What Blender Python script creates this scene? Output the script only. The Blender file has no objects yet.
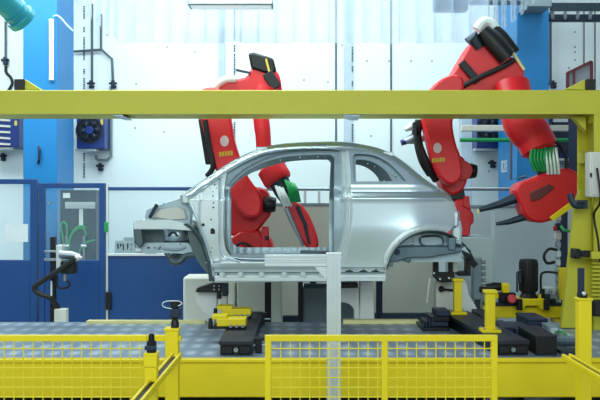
import bpy, bmesh, math, random
from mathutils import Vector, Matrix
from mathutils.geometry import delaunay_2d_cdt
random.seed(7)
scene = bpy.context.scene
COL = scene.collection
F = 833.33          # focal length in pixels of the 600x400 frame (50 mm on 36 mm)
CZ = 1.85           # camera height
DECK = 0.45         # top of the raised transfer deck

def W(px, py, d):
    """metric point at depth d that appears at picture position px, py"""
    return Vector(((px - 300) / F * d, d, CZ - (py - 200) / F * d))
def U(n, d): return n * d / F

# ------------------------------------------------------------------ materials
def lin(c):
    out = []
    for v in c:
        v /= 255.0
        out.append(v / 12.92 if v <= 0.04045 else ((v + 0.055) / 1.055) ** 2.4)
    return tuple(out) + (1,)
def mat(name, rgb, rough=0.5, metal=0.0, var=0.12, scale=6.0, bump=0.0, bscale=60.0, emit=None, estr=0):
    m = bpy.data.materials.new(name); m.use_nodes = True
    nt = m.node_tree; b = nt.nodes['Principled BSDF']
    tc = nt.nodes.new('ShaderNodeTexCoord')
    nz = nt.nodes.new('ShaderNodeTexNoise'); nz.inputs['Scale'].default_value = scale; nz.inputs['Detail'].default_value = 5
    nt.links.new(tc.outputs['Object'], nz.inputs['Vector'])
    mx = nt.nodes.new('ShaderNodeMix'); mx.data_type = 'RGBA'
    c = lin(rgb)
    mx.inputs['A'].default_value = tuple(v * (1 - var) for v in c[:3]) + (1,)
    mx.inputs['B'].default_value = tuple(min(1, v * (1 + var)) for v in c[:3]) + (1,)
    nt.links.new(nz.outputs['Fac'], mx.inputs['Factor'])
    nt.links.new(mx.outputs['Result'], b.inputs['Base Color'])
    b.inputs['Roughness'].default_value = rough; b.inputs['Metallic'].default_value = metal
    if bump:
        n2 = nt.nodes.new('ShaderNodeTexNoise'); n2.inputs['Scale'].default_value = bscale
        nt.links.new(tc.outputs['Object'], n2.inputs['Vector'])
        bp = nt.nodes.new('ShaderNodeBump'); bp.inputs['Strength'].default_value = bump; bp.inputs['Distance'].default_value = 0.01
        nt.links.new(n2.outputs['Fac'], bp.inputs['Height']); nt.links.new(bp.outputs['Normal'], b.inputs['Normal'])
    if emit:
        b.inputs['Emission Color'].default_value = lin(emit); b.inputs['Emission Strength'].default_value = estr
    return m
def sheer(name, rgb, opacity, rough=0.15, gloss=0.35):
    """clear plastic: partly see-through, partly glossy"""
    m = bpy.data.materials.new(name); m.use_nodes = True
    nt = m.node_tree; nt.nodes.clear()
    out = nt.nodes.new('ShaderNodeOutputMaterial')
    tr = nt.nodes.new('ShaderNodeBsdfTransparent')
    pb = nt.nodes.new('ShaderNodeBsdfPrincipled'); pb.inputs['Base Color'].default_value = lin(rgb)
    pb.inputs['Roughness'].default_value = rough
    tc = nt.nodes.new('ShaderNodeTexCoord'); nz = nt.nodes.new('ShaderNodeTexNoise'); nz.inputs['Scale'].default_value = 3.0
    nt.links.new(tc.outputs['Object'], nz.inputs['Vector'])
    mr = nt.nodes.new('ShaderNodeMapRange'); mr.inputs['To Min'].default_value = opacity * 0.75; mr.inputs['To Max'].default_value = opacity * 1.25
    nt.links.new(nz.outputs['Fac'], mr.inputs['Value'])
    mx = nt.nodes.new('ShaderNodeMixShader')
    nt.links.new(mr.outputs['Result'], mx.inputs['Fac'])
    nt.links.new(tr.outputs[0], mx.inputs[1]); nt.links.new(pb.outputs[0], mx.inputs[2])
    nt.links.new(mx.outputs[0], out.inputs['Surface'])
    return m
M = {}
M['wall'] = mat('white_panel', (226, 241, 242), 0.6, 0, 0.04, 0.8)
M['wall_trim'] = mat('grey_joint', (60, 75, 90), 0.6)
M['pale_trim'] = mat('pale_grey_strip', (182, 200, 212), 0.6)
M['print'] = mat('dark_print', (70, 85, 100), 0.7)
M['floor'] = mat('concrete', (150, 158, 160), 0.5, 0, 0.25, 3, 0.1)
M['blue'] = mat('column_blue', (3, 120, 186), 0.45, 0, 0.1, 1.5)
M['fence_blue'] = mat('fence_blue', (4, 62, 120), 0.42, 0, 0.1, 2)
M['unit_blue'] = mat('fan_unit_blue', (8, 46, 122), 0.4)
M['navy'] = mat('navy', (10, 30, 58), 0.5)
M['glass'] = sheer('clear_polycarbonate', (190, 220, 235), 0.08, 0.1)
M['pvc'] = sheer('clear_pvc_strip', (168, 188, 210), 0.5, 0.12)
M['yellow'] = mat('safety_yellow', (228, 204, 4), 0.45, 0, 0.07, 4)
M['yellow_mesh'] = mat('mesh_yellow', (228, 206, 20), 0.45, 0, 0.05)
M['gantry'] = mat('gantry_yellow', (194, 188, 46), 0.5, 0, 0.07, 3)
M['cream'] = mat('cream_strip', (222, 214, 150), 0.6)
M['black'] = mat('black_metal', (10, 13, 18), 0.45, 0.2, 0.3, 20)
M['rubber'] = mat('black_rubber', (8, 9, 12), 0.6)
M['rail'] = mat('rail_top', (40, 44, 56), 0.5, 0.4, 0.2, 12)
M['dark_steel'] = mat('dark_steel', (46, 60, 74), 0.45, 0.6, 0.2, 10)
M['steel'] = mat('steel', (150, 162, 172), 0.35, 0.85, 0.15, 10)
M['alu'] = mat('aluminium_profile', (205, 214, 216), 0.38, 0.55, 0.06, 6)
M['body'] = mat('bare_body_steel', (198, 215, 222), 0.30, 0.82, 0.03, 2)
M['body_in'] = mat('galvanised_body', (204, 216, 217), 0.42, 0.4, 0.08, 9)
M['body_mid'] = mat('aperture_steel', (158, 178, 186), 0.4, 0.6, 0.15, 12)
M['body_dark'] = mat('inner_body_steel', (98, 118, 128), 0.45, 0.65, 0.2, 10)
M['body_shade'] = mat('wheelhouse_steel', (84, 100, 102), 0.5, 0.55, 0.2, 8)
M['red'] = mat('robot_red', (205, 22, 30), 0.42, 0, 0.1, 5)
M['emblem'] = mat('pale_emblem', (205, 180, 180), 0.5)
M['letters'] = mat('yellow_lettering', (190, 160, 30), 0.5)
M['green'] = mat('green_hose', (10, 140, 72), 0.4)
M['white'] = mat('white_paint', (222, 228, 226), 0.5, 0, 0.05, 5)
M['ivory'] = mat('ivory_paint', (204, 206, 196), 0.55, 0, 0.06, 3)
M['beige'] = mat('beige_panel', (178, 184, 172), 0.55, 0, 0.06, 2)
M['grey_panel'] = mat('grey_panel', (172, 190, 196), 0.5, 0, 0.05, 1.5)
M['machine'] = mat('machine_grey', (120, 138, 146), 0.5, 0.2, 0.1, 4)
M['paper'] = mat('paper', (205, 215, 220), 0.7)
M['teal'] = mat('teal_duct', (36, 146, 165), 0.35, 0.1, 0.1, 4)
M['lamp'] = mat('tube_diffuser', (235, 243, 245), 0.4, 0, 0.02, 5, emit=(225, 242, 250), estr=0.25)
M['lamp_on'] = mat('lit_diffuser', (235, 243, 245), 0.4, 0, 0.02, 5, emit=(220, 240, 250), estr=0.3)
M['wire'] = mat('cable_grey', (70, 82, 96), 0.5)
M['sign'] = mat('sign_panel', (130, 138, 150), 0.6)
M['maroon'] = mat('maroon_frame', (92, 30, 34), 0.5)
M['orange'] = mat('hose_white', (215, 225, 222), 0.45)
M['sticker'] = mat('yellow_sticker', (214, 196, 60), 0.5)
M['knob_red'] = mat('knob_red', (190, 30, 44), 0.4)

# deck plate: woven tread of soft squares
def deck_mat():
    m = bpy.data.materials.new('tread_plate'); m.use_nodes = True
    nt = m.node_tree; b = nt.nodes['Principled BSDF']
    tc = nt.nodes.new('ShaderNodeTexCoord')
    def wave(axis, s):
        w = nt.nodes.new('ShaderNodeTexWave'); w.wave_type = 'BANDS'; w.bands_direction = axis
        w.inputs['Scale'].default_value = s; w.inputs['Distortion'].default_value = 1.4; w.inputs['Detail'].default_value = 1
        nt.links.new(tc.outputs['Object'], w.inputs['Vector']); return w
    a = wave('X', 1.75); c = wave('Y', 0.9)
    mu = nt.nodes.new('ShaderNodeMath'); mu.operation = 'MULTIPLY'
    nt.links.new(a.outputs['Fac'], mu.inputs[0]); nt.links.new(c.outputs['Fac'], mu.inputs[1])
    rp = nt.nodes.new('ShaderNodeValToRGB')
    rp.color_ramp.elements[0].color = lin((124, 140, 158)); rp.color_ramp.elements[1].color = lin((184, 196, 208))
    nt.links.new(mu.outputs[0], rp.inputs['Fac']); nt.links.new(rp.outputs['Color'], b.inputs['Base Color'])
    b.inputs['Metallic'].default_value = 0.35; b.inputs['Roughness'].default_value = 0.42
    bp = nt.nodes.new('ShaderNodeBump'); bp.inputs['Strength'].default_value = 0.3; bp.inputs['Distance'].default_value = 0.01
    nt.links.new(mu.outputs[0], bp.inputs['Height']); nt.links.new(bp.outputs['Normal'], b.inputs['Normal'])
    return m
M['deck'] = deck_mat()

# ------------------------------------------------------------------ mesh builder
def spline(pts, k=6, closed=False):
    pts = [Vector(p) for p in pts]; n = len(pts); out = []
    if n < 3: return pts
    rng = n if closed else n - 1
    for i in range(rng):
        if closed: p0, p1, p2, p3 = pts[i - 1], pts[i], pts[(i + 1) % n], pts[(i + 2) % n]
        else: p0, p1, p2, p3 = pts[max(i - 1, 0)], pts[i], pts[i + 1], pts[min(i + 2, n - 1)]
        for j in range(k):
            t = j / k
            out.append(0.5 * ((2 * p1) + (p2 - p0) * t + (2 * p0 - 5 * p1 + 4 * p2 - p3) * t * t + (3 * p1 - p0 - 3 * p2 + p3) * t ** 3))
    if not closed: out.append(pts[-1])
    return out
def spl2(pts, k=5): return [(p.x, p.y) for p in spline([(a, b, 0) for a, b in pts], k)]

def far_x(x):
    t = min(1, max(0, (-0.30 - x) / 0.40)); return x - 0.10 * t * t * (3 - 2 * t)
class MB:
    def __init__(s): s.v = []; s.f = []
    def add(s, vs, fs):
        o = len(s.v); s.v += [Vector(v) for v in vs]; s.f += [tuple(i + o for i in f) for f in fs]; return s
    def box(s, x0, x1, y0, y1, z0, z1):
        return s.add([(x0,y0,z0),(x1,y0,z0),(x1,y1,z0),(x0,y1,z0),(x0,y0,z1),(x1,y0,z1),(x1,y1,z1),(x0,y1,z1)],
                     [(0,3,2,1),(4,5,6,7),(0,1,5,4),(1,2,6,5),(2,3,7,6),(3,0,4,7)])
    def pbox(s, px0, py0, px1, py1, d, dep):
        a = W(px0, py1, d); b = W(px1, py0, d)
        return s.box(a.x, b.x, d, d + dep, a.z, b.z)
    def prism(s, pts, d, dep, dref=None):
        """outline seen at depth dref, extruded away from d by dep"""
        q = [W(x, y, dref or d) for x, y in pts]; n = len(q)
        vs = [(p.x, d, p.z) for p in q] + [(p.x, d + dep, p.z) for p in q]
        fs = [tuple(range(n)), tuple(range(2 * n - 1, n - 1, -1))] + [(i, i + n, (i + 1) % n + n, (i + 1) % n) for i in range(n)]
        return s.add(vs, fs)
    def obar(s, a, b, w, h, up=(0,0,1)):
        """rectangular bar from a to b, w across and h along up"""
        a = Vector(a); b = Vector(b); t = (b - a).normalized(); up = Vector(up)
        r = t.cross(up).normalized(); u = r.cross(t).normalized()
        vs = []
        for p in (a, b):
            for sx, sy in ((-1,-1),(1,-1),(1,1),(-1,1)): vs.append(p + r * (w / 2 * sx) + u * (h / 2 * sy))
        return s.add(vs, [(0,1,2,3),(7,6,5,4),(0,4,5,1),(1,5,6,2),(2,6,7,3),(3,7,4,0)])
    def tube(s, pts, r, n=10, closed=False, squash=None):
        pts = [Vector(p) for p in pts]; k = len(pts)
        rs = r if isinstance(r, (list, tuple)) else [r] * k
        vs = []; prev = None
        for i, p in enumerate(pts):
            if closed: t = (pts[(i + 1) % k] - pts[i - 1])
            else: t = pts[min(i + 1, k - 1)] - pts[max(i - 1, 0)]
            t = t.normalized() if t.length > 1e-9 else Vector((0, 0, 1))
            if prev is None:
                prev = t.cross(Vector((0, 1, 0)))
                if prev.length < 0.1: prev = t.cross(Vector((1, 0, 0)))
            prev = (prev - t * prev.dot(t)).normalized(); bn = t.cross(prev)
            for j in range(n):
                a = 2 * math.pi * j / n
                vs.append(p + prev * (math.cos(a) * rs[i]) + bn * (math.sin(a) * rs[i] * (squash or 1)))
        fs = []
        for i in range(k if closed else k - 1):
            i2 = (i + 1) % k
            for j in range(n):
                j2 = (j + 1) % n; fs.append((i * n + j, i * n + j2, i2 * n + j2, i2 * n + j))
        if not closed: fs += [tuple(range(n - 1, -1, -1)), tuple(range((k - 1) * n, k * n))]
        return s.add(vs, fs)
    def cyl(s, a, b, r, r2=None, n=20): return s.tube([a, b], [r, r if r2 is None else r2], n)
    def ball(s, c, r, n=12, sc=(1,1,1)):
        c = Vector(c); m = n // 2; vs = []; fs = []
        for i in range(1, m):
            th = math.pi * i / m
            for j in range(n):
                ph = 2 * math.pi * j / n
                vs.append(c + Vector((r*sc[0]*math.sin(th)*math.cos(ph), r*sc[1]*math.sin(th)*math.sin(ph), r*sc[2]*math.cos(th))))
        for i in range(m - 2):
            for j in range(n): fs.append((i*n+j, (i+1)*n+j, (i+1)*n+(j+1)%n, i*n+(j+1)%n))
        t = len(vs); vs += [c + Vector((0,0,r*sc[2])), c - Vector((0,0,r*sc[2]))]
        for j in range(n): fs.append((t, j, (j+1)%n)); fs.append((t+1, (m-2)*n+(j+1)%n, (m-2)*n+j))
        return s.add(vs, fs)
    def grid(s, rows):
        n = len(rows[0]); o = []
        for r in rows: o += r
        return s.add(o, [(i*n+j, i*n+j+1, (i+1)*n+j+1, (i+1)*n+j) for i in range(len(rows)-1) for j in range(n-1)])
    def mirror(s, yc):
        m = MB(); m.v = [Vector((far_x(v.x), 2 * yc - v.y, v.z)) for v in s.v]; m.f = [tuple(reversed(f)) for f in s.f]; return m
    def build(s, name, material, parent=None, bevel=0, solid=0, recalc=True, sharp=35, seg=2):
        base = parent_origin(parent) if parent else None
        if base is None:
            xs = [v.x for v in s.v]; ys = [v.y for v in s.v]; zs = [v.z for v in s.v]
            base = Vector(((min(xs)+max(xs))/2, (min(ys)+max(ys))/2, min(zs)))
        me = bpy.data.meshes.new(name)
        me.from_pydata([v - base for v in s.v], [], s.f); me.update()
        if recalc:
            bm = bmesh.new(); bm.from_mesh(me); bmesh.ops.recalc_face_normals(bm, faces=bm.faces[:]); bm.to_mesh(me); bm.free()
        for p in me.polygons: p.use_smooth = True
        me.set_sharp_from_angle(angle=math.radians(sharp))
        o = bpy.data.objects.new(name, me); COL.objects.link(o)
        me.materials.append(M[material] if isinstance(material, str) else material)
        if parent: o.parent = parent
        else: o.location = base
        if solid:
            md = o.modifiers.new('thickness', 'SOLIDIFY'); md.thickness = solid; md.offset = -1
        if bevel:
            md = o.modifiers.new('bevel', 'BEVEL'); md.width = bevel; md.segments = seg; md.limit_method = 'ANGLE'; md.angle_limit = math.radians(30)
            md.harden_normals = False
        return o
def parent_origin(p):
    o = Vector((0, 0, 0))
    while p: o += p.location; p = p.parent
    return o
def tag(o, label, cat, group=None, kind=None):
    o['label'] = label; o['category'] = cat
    if group: o['group'] = group
    if kind: o['kind'] = kind
    return o
def thing(name, loc, label, cat, group=None):
    o = bpy.data.objects.new(name, None); o.empty_display_size = 0.1; COL.objects.link(o); o.location = loc
    return tag(o, label, cat, group)
def struct(o): o['kind'] = 'structure'; return o
def copy_tree(o, delta, label, group=None):
    r = o.copy(); COL.objects.link(r); r.location = o.location + Vector(delta); r['label'] = label
    if group: r['group'] = group
    for c in o.children:
        a = c.copy(); COL.objects.link(a); a.parent = r
        for g in c.children:
            b = g.copy(); COL.objects.link(b); b.parent = a
    return r
def text_mesh(name, body, size, material, loc, rot, parent=None, ext=0.002):
    cu = bpy.data.curves.new(name, 'FONT'); cu.body = body; cu.size = size; cu.extrude = ext; cu.align_x = 'CENTER'; cu.align_y = 'CENTER'
    t = bpy.data.objects.new(name + '_curve', cu); COL.objects.link(t)
    dg = bpy.context.evaluated_depsgraph_get()
    me = bpy.data.meshes.new_from_object(t.evaluated_get(dg))
    bpy.data.objects.remove(t); bpy.data.curves.remove(cu)
    o = bpy.data.objects.new(name, me); COL.objects.link(o); me.materials.clear(); me.materials.append(M[material])
    o.rotation_euler = rot
    o.location = Vector(loc) - (parent_origin(parent) if parent else Vector((0,0,0)))
    if parent: o.parent = parent
    return o

# ------------------------------------------------------------------ pressed sheet with holes
def inpoly(x, y, poly):
    c = False; n = len(poly)
    for i in range(n):
        x1, y1 = poly[i]; x2, y2 = poly[i - 1]
        if (y1 > y) != (y2 > y) and x < (x2 - x1) * (y - y1) / (y2 - y1) + x1: c = not c
    return c
def resample(poly, step):
    out = []
    for i in range(len(poly)):
        a = poly[i]; b = poly[(i + 1) % len(poly)]
        l = math.hypot(b[0]-a[0], b[1]-a[1]); k = max(1, round(l / step))
        for j in range(k): out.append((a[0]+(b[0]-a[0])*j/k, a[1]+(b[1]-a[1])*j/k))
    return out
def circ(cx, cy, r, n=12): return [(cx + r*math.cos(2*math.pi*i/n), cy + r*math.sin(2*math.pi*i/n)) for i in range(n)]
class Panel(MB):
    """pressed sheet: front skin with smooth analytic normals, hemmed edges and a back skin"""
    def mirror(s, yc):
        m = Panel(); m.fn = s.fn; m.uv = s.uv; m.loops = s.loops; m.f = s.f; m.v = s.v; m.yc = yc; return m
    def build(s, name, material, parent=None, solid=0.012, bevel=0, recalc=False, sharp=60):
        base = parent_origin(parent) if parent else Vector((0,0,0)); yc = getattr(s, 'yc', None)
        def nrm(x, y):
            du = s.fn(x+0.6, y) - s.fn(x-0.6, y); dv = s.fn(x, y+0.6) - s.fn(x, y-0.6)
            n = du.cross(dv).normalized()
            return n if n.y < 0 else -n
        vs = list(s.v); ns = [nrm(*p) for p in s.uv]; fs = list(s.f); n0 = len(vs)
        vs += [v - n*solid for v, n in zip(s.v, ns)]; ns += [-n for n in ns[:n0]]
        fs += [tuple(i + n0 for i in reversed(f)) for f in s.f]
        for k, lp in enumerate(s.loops):
            ar = sum(lp[i-1][0]*lp[i][1] - lp[i][0]*lp[i-1][1] for i in range(len(lp)))
            for i in range(len(lp)):
                a = lp[i]; b = lp[(i+1) % len(lp)]
                pa, pb = s.fn(*a), s.fn(*b); na, nb = nrm(*a), nrm(*b)
                o = len(vs); q = [pa, pb, pb - nb*solid, pa - na*solid]
                t = (pb - pa); e = t.cross(na).normalized()
                out = e if ((ar > 0) == (k == 0)) else -e
                fn_ = (q[1]-q[0]).cross(q[3]-q[0])
                # outward side of the loop in the picture plane
                mid = ((a[0]+b[0])/2, (a[1]+b[1])/2); d = (b[1]-a[1], -(b[0]-a[0])); 
                tst = s.fn(mid[0]+d[0]*0.2, mid[1]+d[1]*0.2) - s.fn(*mid)
                inside = inpoly(mid[0]+d[0]*0.05, mid[1]+d[1]*0.05, s.loops[0]) and not any(inpoly(mid[0]+d[0]*0.05, mid[1]+d[1]*0.05, h) for h in s.loops[1:])
                if inside: tst = -tst
                if e.dot(tst) < 0: e = -e
                vs += q; ns += [e]*4
                fs.append((o, o+1, o+2, o+3) if fn_.dot(e) > 0 else (o+3, o+2, o+1, o))
        if yc is not None:
            vs = [Vector((far_x(v.x), 2*yc - v.y, v.z)) for v in vs]; ns = [Vector((n.x, -n.y, n.z)) for n in ns]; fs = [tuple(reversed(f)) for f in fs]
        me = bpy.data.meshes.new(name); me.from_pydata([v - base for v in vs], [], fs)
        for p in me.polygons: p.use_smooth = True
        me.update(); me.normals_split_custom_set_from_vertices([tuple(n) for n in ns])
        o = bpy.data.objects.new(name, me); COL.objects.link(o); me.materials.append(M[material])
        if parent: o.parent = parent
        return o
def sheet(outer, holes, step, fn):
    loops = [resample(outer, step)] + [resample(h, step) for h in holes]
    vs = []; es = []
    for lp in loops:
        o = len(vs); vs += [Vector(p) for p in lp]; es += [(o+i, o+(i+1) % len(lp)) for i in range(len(lp))]
    bl = list(vs)
    x0 = min(p[0] for p in outer); x1 = max(p[0] for p in outer); y0 = min(p[1] for p in outer); y1 = max(p[1] for p in outer)
    y = y0 + step / 2; row = 0
    while y < y1:
        x = x0 + (step / 2 if row % 2 else 0)
        while x < x1:
            if inpoly(x, y, outer) and not any(inpoly(x, y, h) for h in holes):
                if min((p.x-x)**2 + (p.y-y)**2 for p in bl) > (0.55*step)**2: vs.append(Vector((x, y)))
            x += step
        y += step * 0.87; row += 1
    r = delaunay_2d_cdt(vs, es, [], 0, 1e-5)
    m = Panel(); m.fn = fn; m.uv = [(v.x, v.y) for v in r[0]]; m.loops = loops; fs = []
    for f in r[2]:
        cx = sum(r[0][i].x for i in f) / 3; cy = sum(r[0][i].y for i in f) / 3
        if inpoly(cx, cy, outer) and not any(inpoly(cx, cy, h) for h in holes):
            a, b, c = (r[0][i] for i in f)
            area = (b.x-a.x)*(c.y-a.y) - (b.y-a.y)*(c.x-a.x)
            fs.append(tuple(f) if area < 0 else tuple(reversed(f)))   # picture y runs down: this faces the camera side
    m.add([fn(v.x, v.y) for v in r[0]], fs)
    return m
# ================================================================== SETTING
struct(MB().box(-9, 9, -2, 16, -0.1, 0).build('floor', 'floor'))
wb = struct(MB().box(-9, 9, 15, 15.2, 0, 7).build('wall_back', 'wall'))
wm = MB()
for px in (336, 391): wm.box(W(px-0.8,0,14.99).x, W(px+0.8,0,14.99).x, 14.975, 14.999, 0, 7)
struct(wm.build('trim_1', 'wall_trim'))
struct(MB().box(W(344,0,15).x, W(353,0,15).x, 14.96, 14.999, 0, 7).build('trim_2', 'pale_trim'))
struct(MB().box(W(219,0,15).x, W(225,0,15).x, 14.96, 14.999, 0, 7).build('trim_3', 'pale_trim'))
# vertical rows of dark printed marks on the wall sheets
pm = MB()
for px, spans in ((84, ((6,19),(27,32),(37,60),(69,74),(78,89),(153,161),(163,178))), (234.5, ((7,22),(24,40),(45,52),(54,76),(122,150))), (352.5, ((47,62),(66,72),(81,86),(124,150)))):
    for a, b in spans:
        y = a
        while y < b:
            h = random.uniform(0.9, 2.2); pm.pbox(px-0.8, y, px+0.8, min(b, y+h), 14.95 if px > 300 else 14.99, 0.01); y += h + 0.7
struct(pm.build('trim_4', 'print'))
dm = MB()
for x, y in ((167,47),(195,43),(195,52),(185,41),(367,61),(389,61),(411,61),(432,61),(304,80),(328,82),(365,24),(381,25),(342,45),(329,5),(107,35),(136,84),(107,98),(164,132),(135,128),(284,152),(371,136),(489,171),(569,17),(575,17),(575,32),(575,47),(575,52),(569,68),(575,60)):
    p = W(x, y, 14.99); dm.cyl(p, p + Vector((0,0.02,0)), 0.014, n=8)
struct(dm.build('trim_5', 'print'))

# columns
def column(x0, x1, y0, y1, name):
    m = MB().box(x0, x1, y0, y1, 0, 6.5); return struct(m.build(name, 'blue', bevel=0.01))
cx0 = W(23,0,13).x; cx1 = W(57,0,13).x
column(cx0, cx1, 13, 13.97, 'wall_left')
rx0 = W(517,0,13).x; rx1 = W(549,0,13).x
column(rx0, rx1, 13, 14.24, 'wall_right')
text_mesh('trim_6', '828', 0.29, 'white', W(504.5,167,13.63)+Vector((0,0,0)), (math.radians(90), 0, math.radians(-90)))
o = bpy.data.objects['trim_6']; o.location = (rx0-0.004, 13.80, W(0,167,13.8).z)
o.rotation_euler = (math.radians(90), 0, math.radians(-90)); struct(o)

# ================================================================== DECK
t = thing('transfer_platform', (0, 8.5, 0), 'raised platform with grey tread plate deck and yellow front beam', 'platform')
x0, x1 = -6.2, 6.2
MB().box(x0, x1, 7.32, 9.56, DECK-0.05, DECK).build('deck_plate', 'deck', t)
zb = W(0,397,7.3).z
MB().box(x0, x1, 7.28, 7.40, zb, DECK-0.012).build('front_beam', 'yellow', t, bevel=0.01)
MB().box(x0, x1, 7.25, 7.34, DECK-0.014, DECK+0.012).build('edge_lip', 'yellow', t, bevel=0.004)
MB().box(x0, x1, 9.45, 9.56, 0.0, DECK-0.05).build('rear_beam', 'dark_steel', t)
for X in (-5.5, -3.2, -1, 1, 3.2, 5.5):
    MB().box(X-0.06, X+0.06, 8.2, 8.4, 0, DECK-0.05).build('leg', 'dark_steel', t)
MB().pbox(225, 373, 233, 383, 7.274, 0.006).build('cover_plate', 'yellow', t)
tag(MB().box(W(88,0,9.5).x, W(206,0,9.5).x, 9.42, 9.54, DECK, DECK+0.03).build('edge_strip', 'cream'), 'cream flat strip along the far deck edge in front of the blue fence', 'strip')
tag(MB().box(W(343,0,9.5).x, W(418,0,9.5).x, 9.42, 9.54, DECK, DECK+0.04).build('edge_strip', 'cream'), 'cream flat strip along the far deck edge beneath the car sill', 'strip')
# rails
def rail(name, px0, px1, y0, y1, top, label, cat='rail'):
    a = W(px0, 0, y0).x; b = W(px1, 0, y0).x
    r = thing(name, ((a+b)/2, (y0+y1)/2, DECK), label, cat)
    MB().box(a, b, y0+0.015, y1, DECK, DECK+top*0.72).build('body', 'black', r)
    MB().box(a-0.012, b+0.012, y0, y1, DECK+top*0.72, DECK+top).build('top_plate', 'rail', r, bevel=0.006)
    w = b - a
    for f0, f1 in ((0.06, 0.4), (0.6, 0.94)):
        MB().box(a+w*f0, a+w*f1, y0-0.01, y0+0.03, DECK+0.015, DECK+top*0.62).build('end_stop', 'rubber', r, bevel=0.008)
    MB().cyl((a+w/2, y0-0.02, DECK+top*0.4), (a+w/2, y0+0.04, DECK+top*0.4), top*0.16).build('end_bolt', 'steel', r)
    return r
rail('transfer_rail', 220, 252, 7.5, 9.5, 0.13, 'long black transfer rail on the deck carrying the two yellow clamp blocks')
rr_ = rail('transfer_rail', 497, 529, 7.5, 9.5, 0.135, 'long black transfer rail on the deck carrying the two yellow bollards')
an = math.radians(4.4); rr_.rotation_euler.z = an; rr_.location += Vector((-math.sin(an)*1.0, 0, 0))
# rail to the rear of the right one
MB_ = MB().box(W(475,0,9.3).x, W(487,0,9.3).x, 8.95, 9.5, DECK, DECK+0.16)
tag(MB_.build('guide_block', 'rail', bevel=0.01), 'short dark block on the deck beside the rear yellow bollard', 'block')
a = W(536,0,7.5); b = W(557,0,7.5)
bx = thing('cover_box', ((a.x+b.x)/2, 7.8, DECK), 'black closed steel box on the deck right of the bollard rail', 'box')
MB().box(a.x, b.x, 7.5, 8.12, DECK, DECK+0.165).build('body', 'black', bx, bevel=0.004)
MB().box(a.x-0.005, b.x+0.005, 7.495, 8.125, DECK+0.165, DECK+0.178).build('lid', 'rail', bx, bevel=0.003)

# limit switches beside the left rail
def switch(px, d, label, pipe=True):
    p = W(px, 0, d); s = thing('limit_switch', (p.x, d, DECK), label, 'sensor')
    MB().box(p.x-0.03, p.x+0.03, d, d+0.05, DECK, DECK+0.11).build('body', 'black', s, bevel=0.006)
    MB().box(p.x-0.05, p.x+0.05, d-0.005, d+0.055, DECK+0.11, DECK+0.14).build('head', 'black', s, bevel=0.006)
    MB().cyl((p.x-0.06, d+0.02, DECK+0.07), (p.x+0.09, d+0.02, DECK+0.07), 0.012).build('plunger', 'steel', s)
    return s
switch(262, 9.3, 'small black sensor on the deck beside far end of left rail')
switch(258.5, 7.62, 'small black sensor beside the near end of left rail')
# yellow clamp blocks on the left rail
def clamp(d, px, label):
    p = W(px, 0, d); z = DECK+0.13; s = d / F
    c = thing('clamp_block', (p.x, d, z), label, 'clamp', 'yellow clamp blocks on the left rail')
    MB().box(p.x-16*s, p.x+16*s, d, d+0.2, z, z+0.03).build('base', 'black', c, bevel=0.005)
    MB().box(p.x-12*s, p.x+17*s, d-0.03, d+0.17, z+0.03, z+0.105).build('body', 'yellow', c, bevel=0.008)
    MB().box(p.x-17*s, p.x-2*s, d-0.02, d+0.15, z+0.095, z+0.135).build('jaw', 'yellow', c, bevel=0.006)
    for k in (2, 8, 14): MB().cyl((p.x+k*s, d-0.05, z+0.035), (p.x+k*s, d-0.02, z+0.035), 0.016, n=10).build('bolt', 'steel', c)
    MB().cyl((p.x-19*s, d+0.05, z-0.005), (p.x-19*s, d+0.05, z+0.10), 0.025, 0.018).build('plunger', 'rubber', c)
    return c
clamp(8.2, 229, 'yellow clamp block on the left rail, nearer of the two')
clamp(8.95, 234, 'yellow clamp block on the left rail, farther one under the car sill')
# yellow bollards on the right rail
def bollard(px, d, top_py, label):
    p = W(px, 0, d); z = DECK+0.135; zt = W(0, top_py, d).z
    c = thing('bollard', (p.x, d, z), label, 'bollard', 'yellow bollards on the right rail')
    MB().box(p.x-0.09, p.x+0.09, d-0.09, d+0.09, z, z+0.03).build('base_plate', 'yellow', c, bevel=0.005)
    MB().box(p.x-0.043, p.x+0.043, d-0.043, d+0.043, z+0.03, zt).build('post', 'yellow', c, bevel=0.006)
    MB().box(p.x-0.06, p.x+0.06, d-0.06, d+0.06, zt, zt+0.03).build('cap', 'yellow', c, bevel=0.004)
    for sx in (-1, 1):
        for sy in (-1, 1): MB().cyl((p.x+sx*0.07, d+sy*0.07, z+0.03), (p.x+sx*0.07, d+sy*0.07, z+0.042), 0.012, n=6).build('anchor_bolt', 'steel', c)
    return c
bollard(490, 8.0, 293, 'yellow square bollard on the right rail, nearer of the two')
bollard(457.5, 9.25, 281, 'yellow square bollard on the right rail, farther one below the car tail')

# ================================================================== GANTRY
gy0, gy1 = 8.97, 9.63
g = thing('gantry', (0, 9.2, DECK), 'large yellow-green overhead gantry beam with right-hand post', 'gantry')
zt, zbm = W(0,90,gy0).z, W(0,113,gy0).z
MB().box(-5.2, 4.6, gy0, gy1, zbm, zt).build('beam', 'gantry', g, bevel=0.012)
MB().box(-5.2, 4.6, gy0-0.01, gy0+0.02, zbm-0.012, zbm+0.02).build('lower_flange', 'gantry', g)
for sgn, (xa, xb) in ((1, (14, 40)), (-1, (596, 566))):
    d = gy0+0.1
    MB().prism([(xa+sgn*10, 79), (xb, 89), (xa+sgn*10, 90)], d, 0.12).build('gusset', 'gantry', g)
    MB().pbox(min(xa, xa+sgn*10), 79, max(xa, xa+sgn*10), 90.5, d-0.03, 0.2).build('end_block', 'black', g, bevel=0.006)
PX = 3.165
pm = MB().box(PX, PX+0.36, gy0, gy0+0.035, DECK, zbm).box(PX, PX+0.36, 9.485, 9.52, DECK, zbm).box(PX+0.10, PX+0.14, gy0+0.03, 9.49, DECK, zbm)
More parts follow.
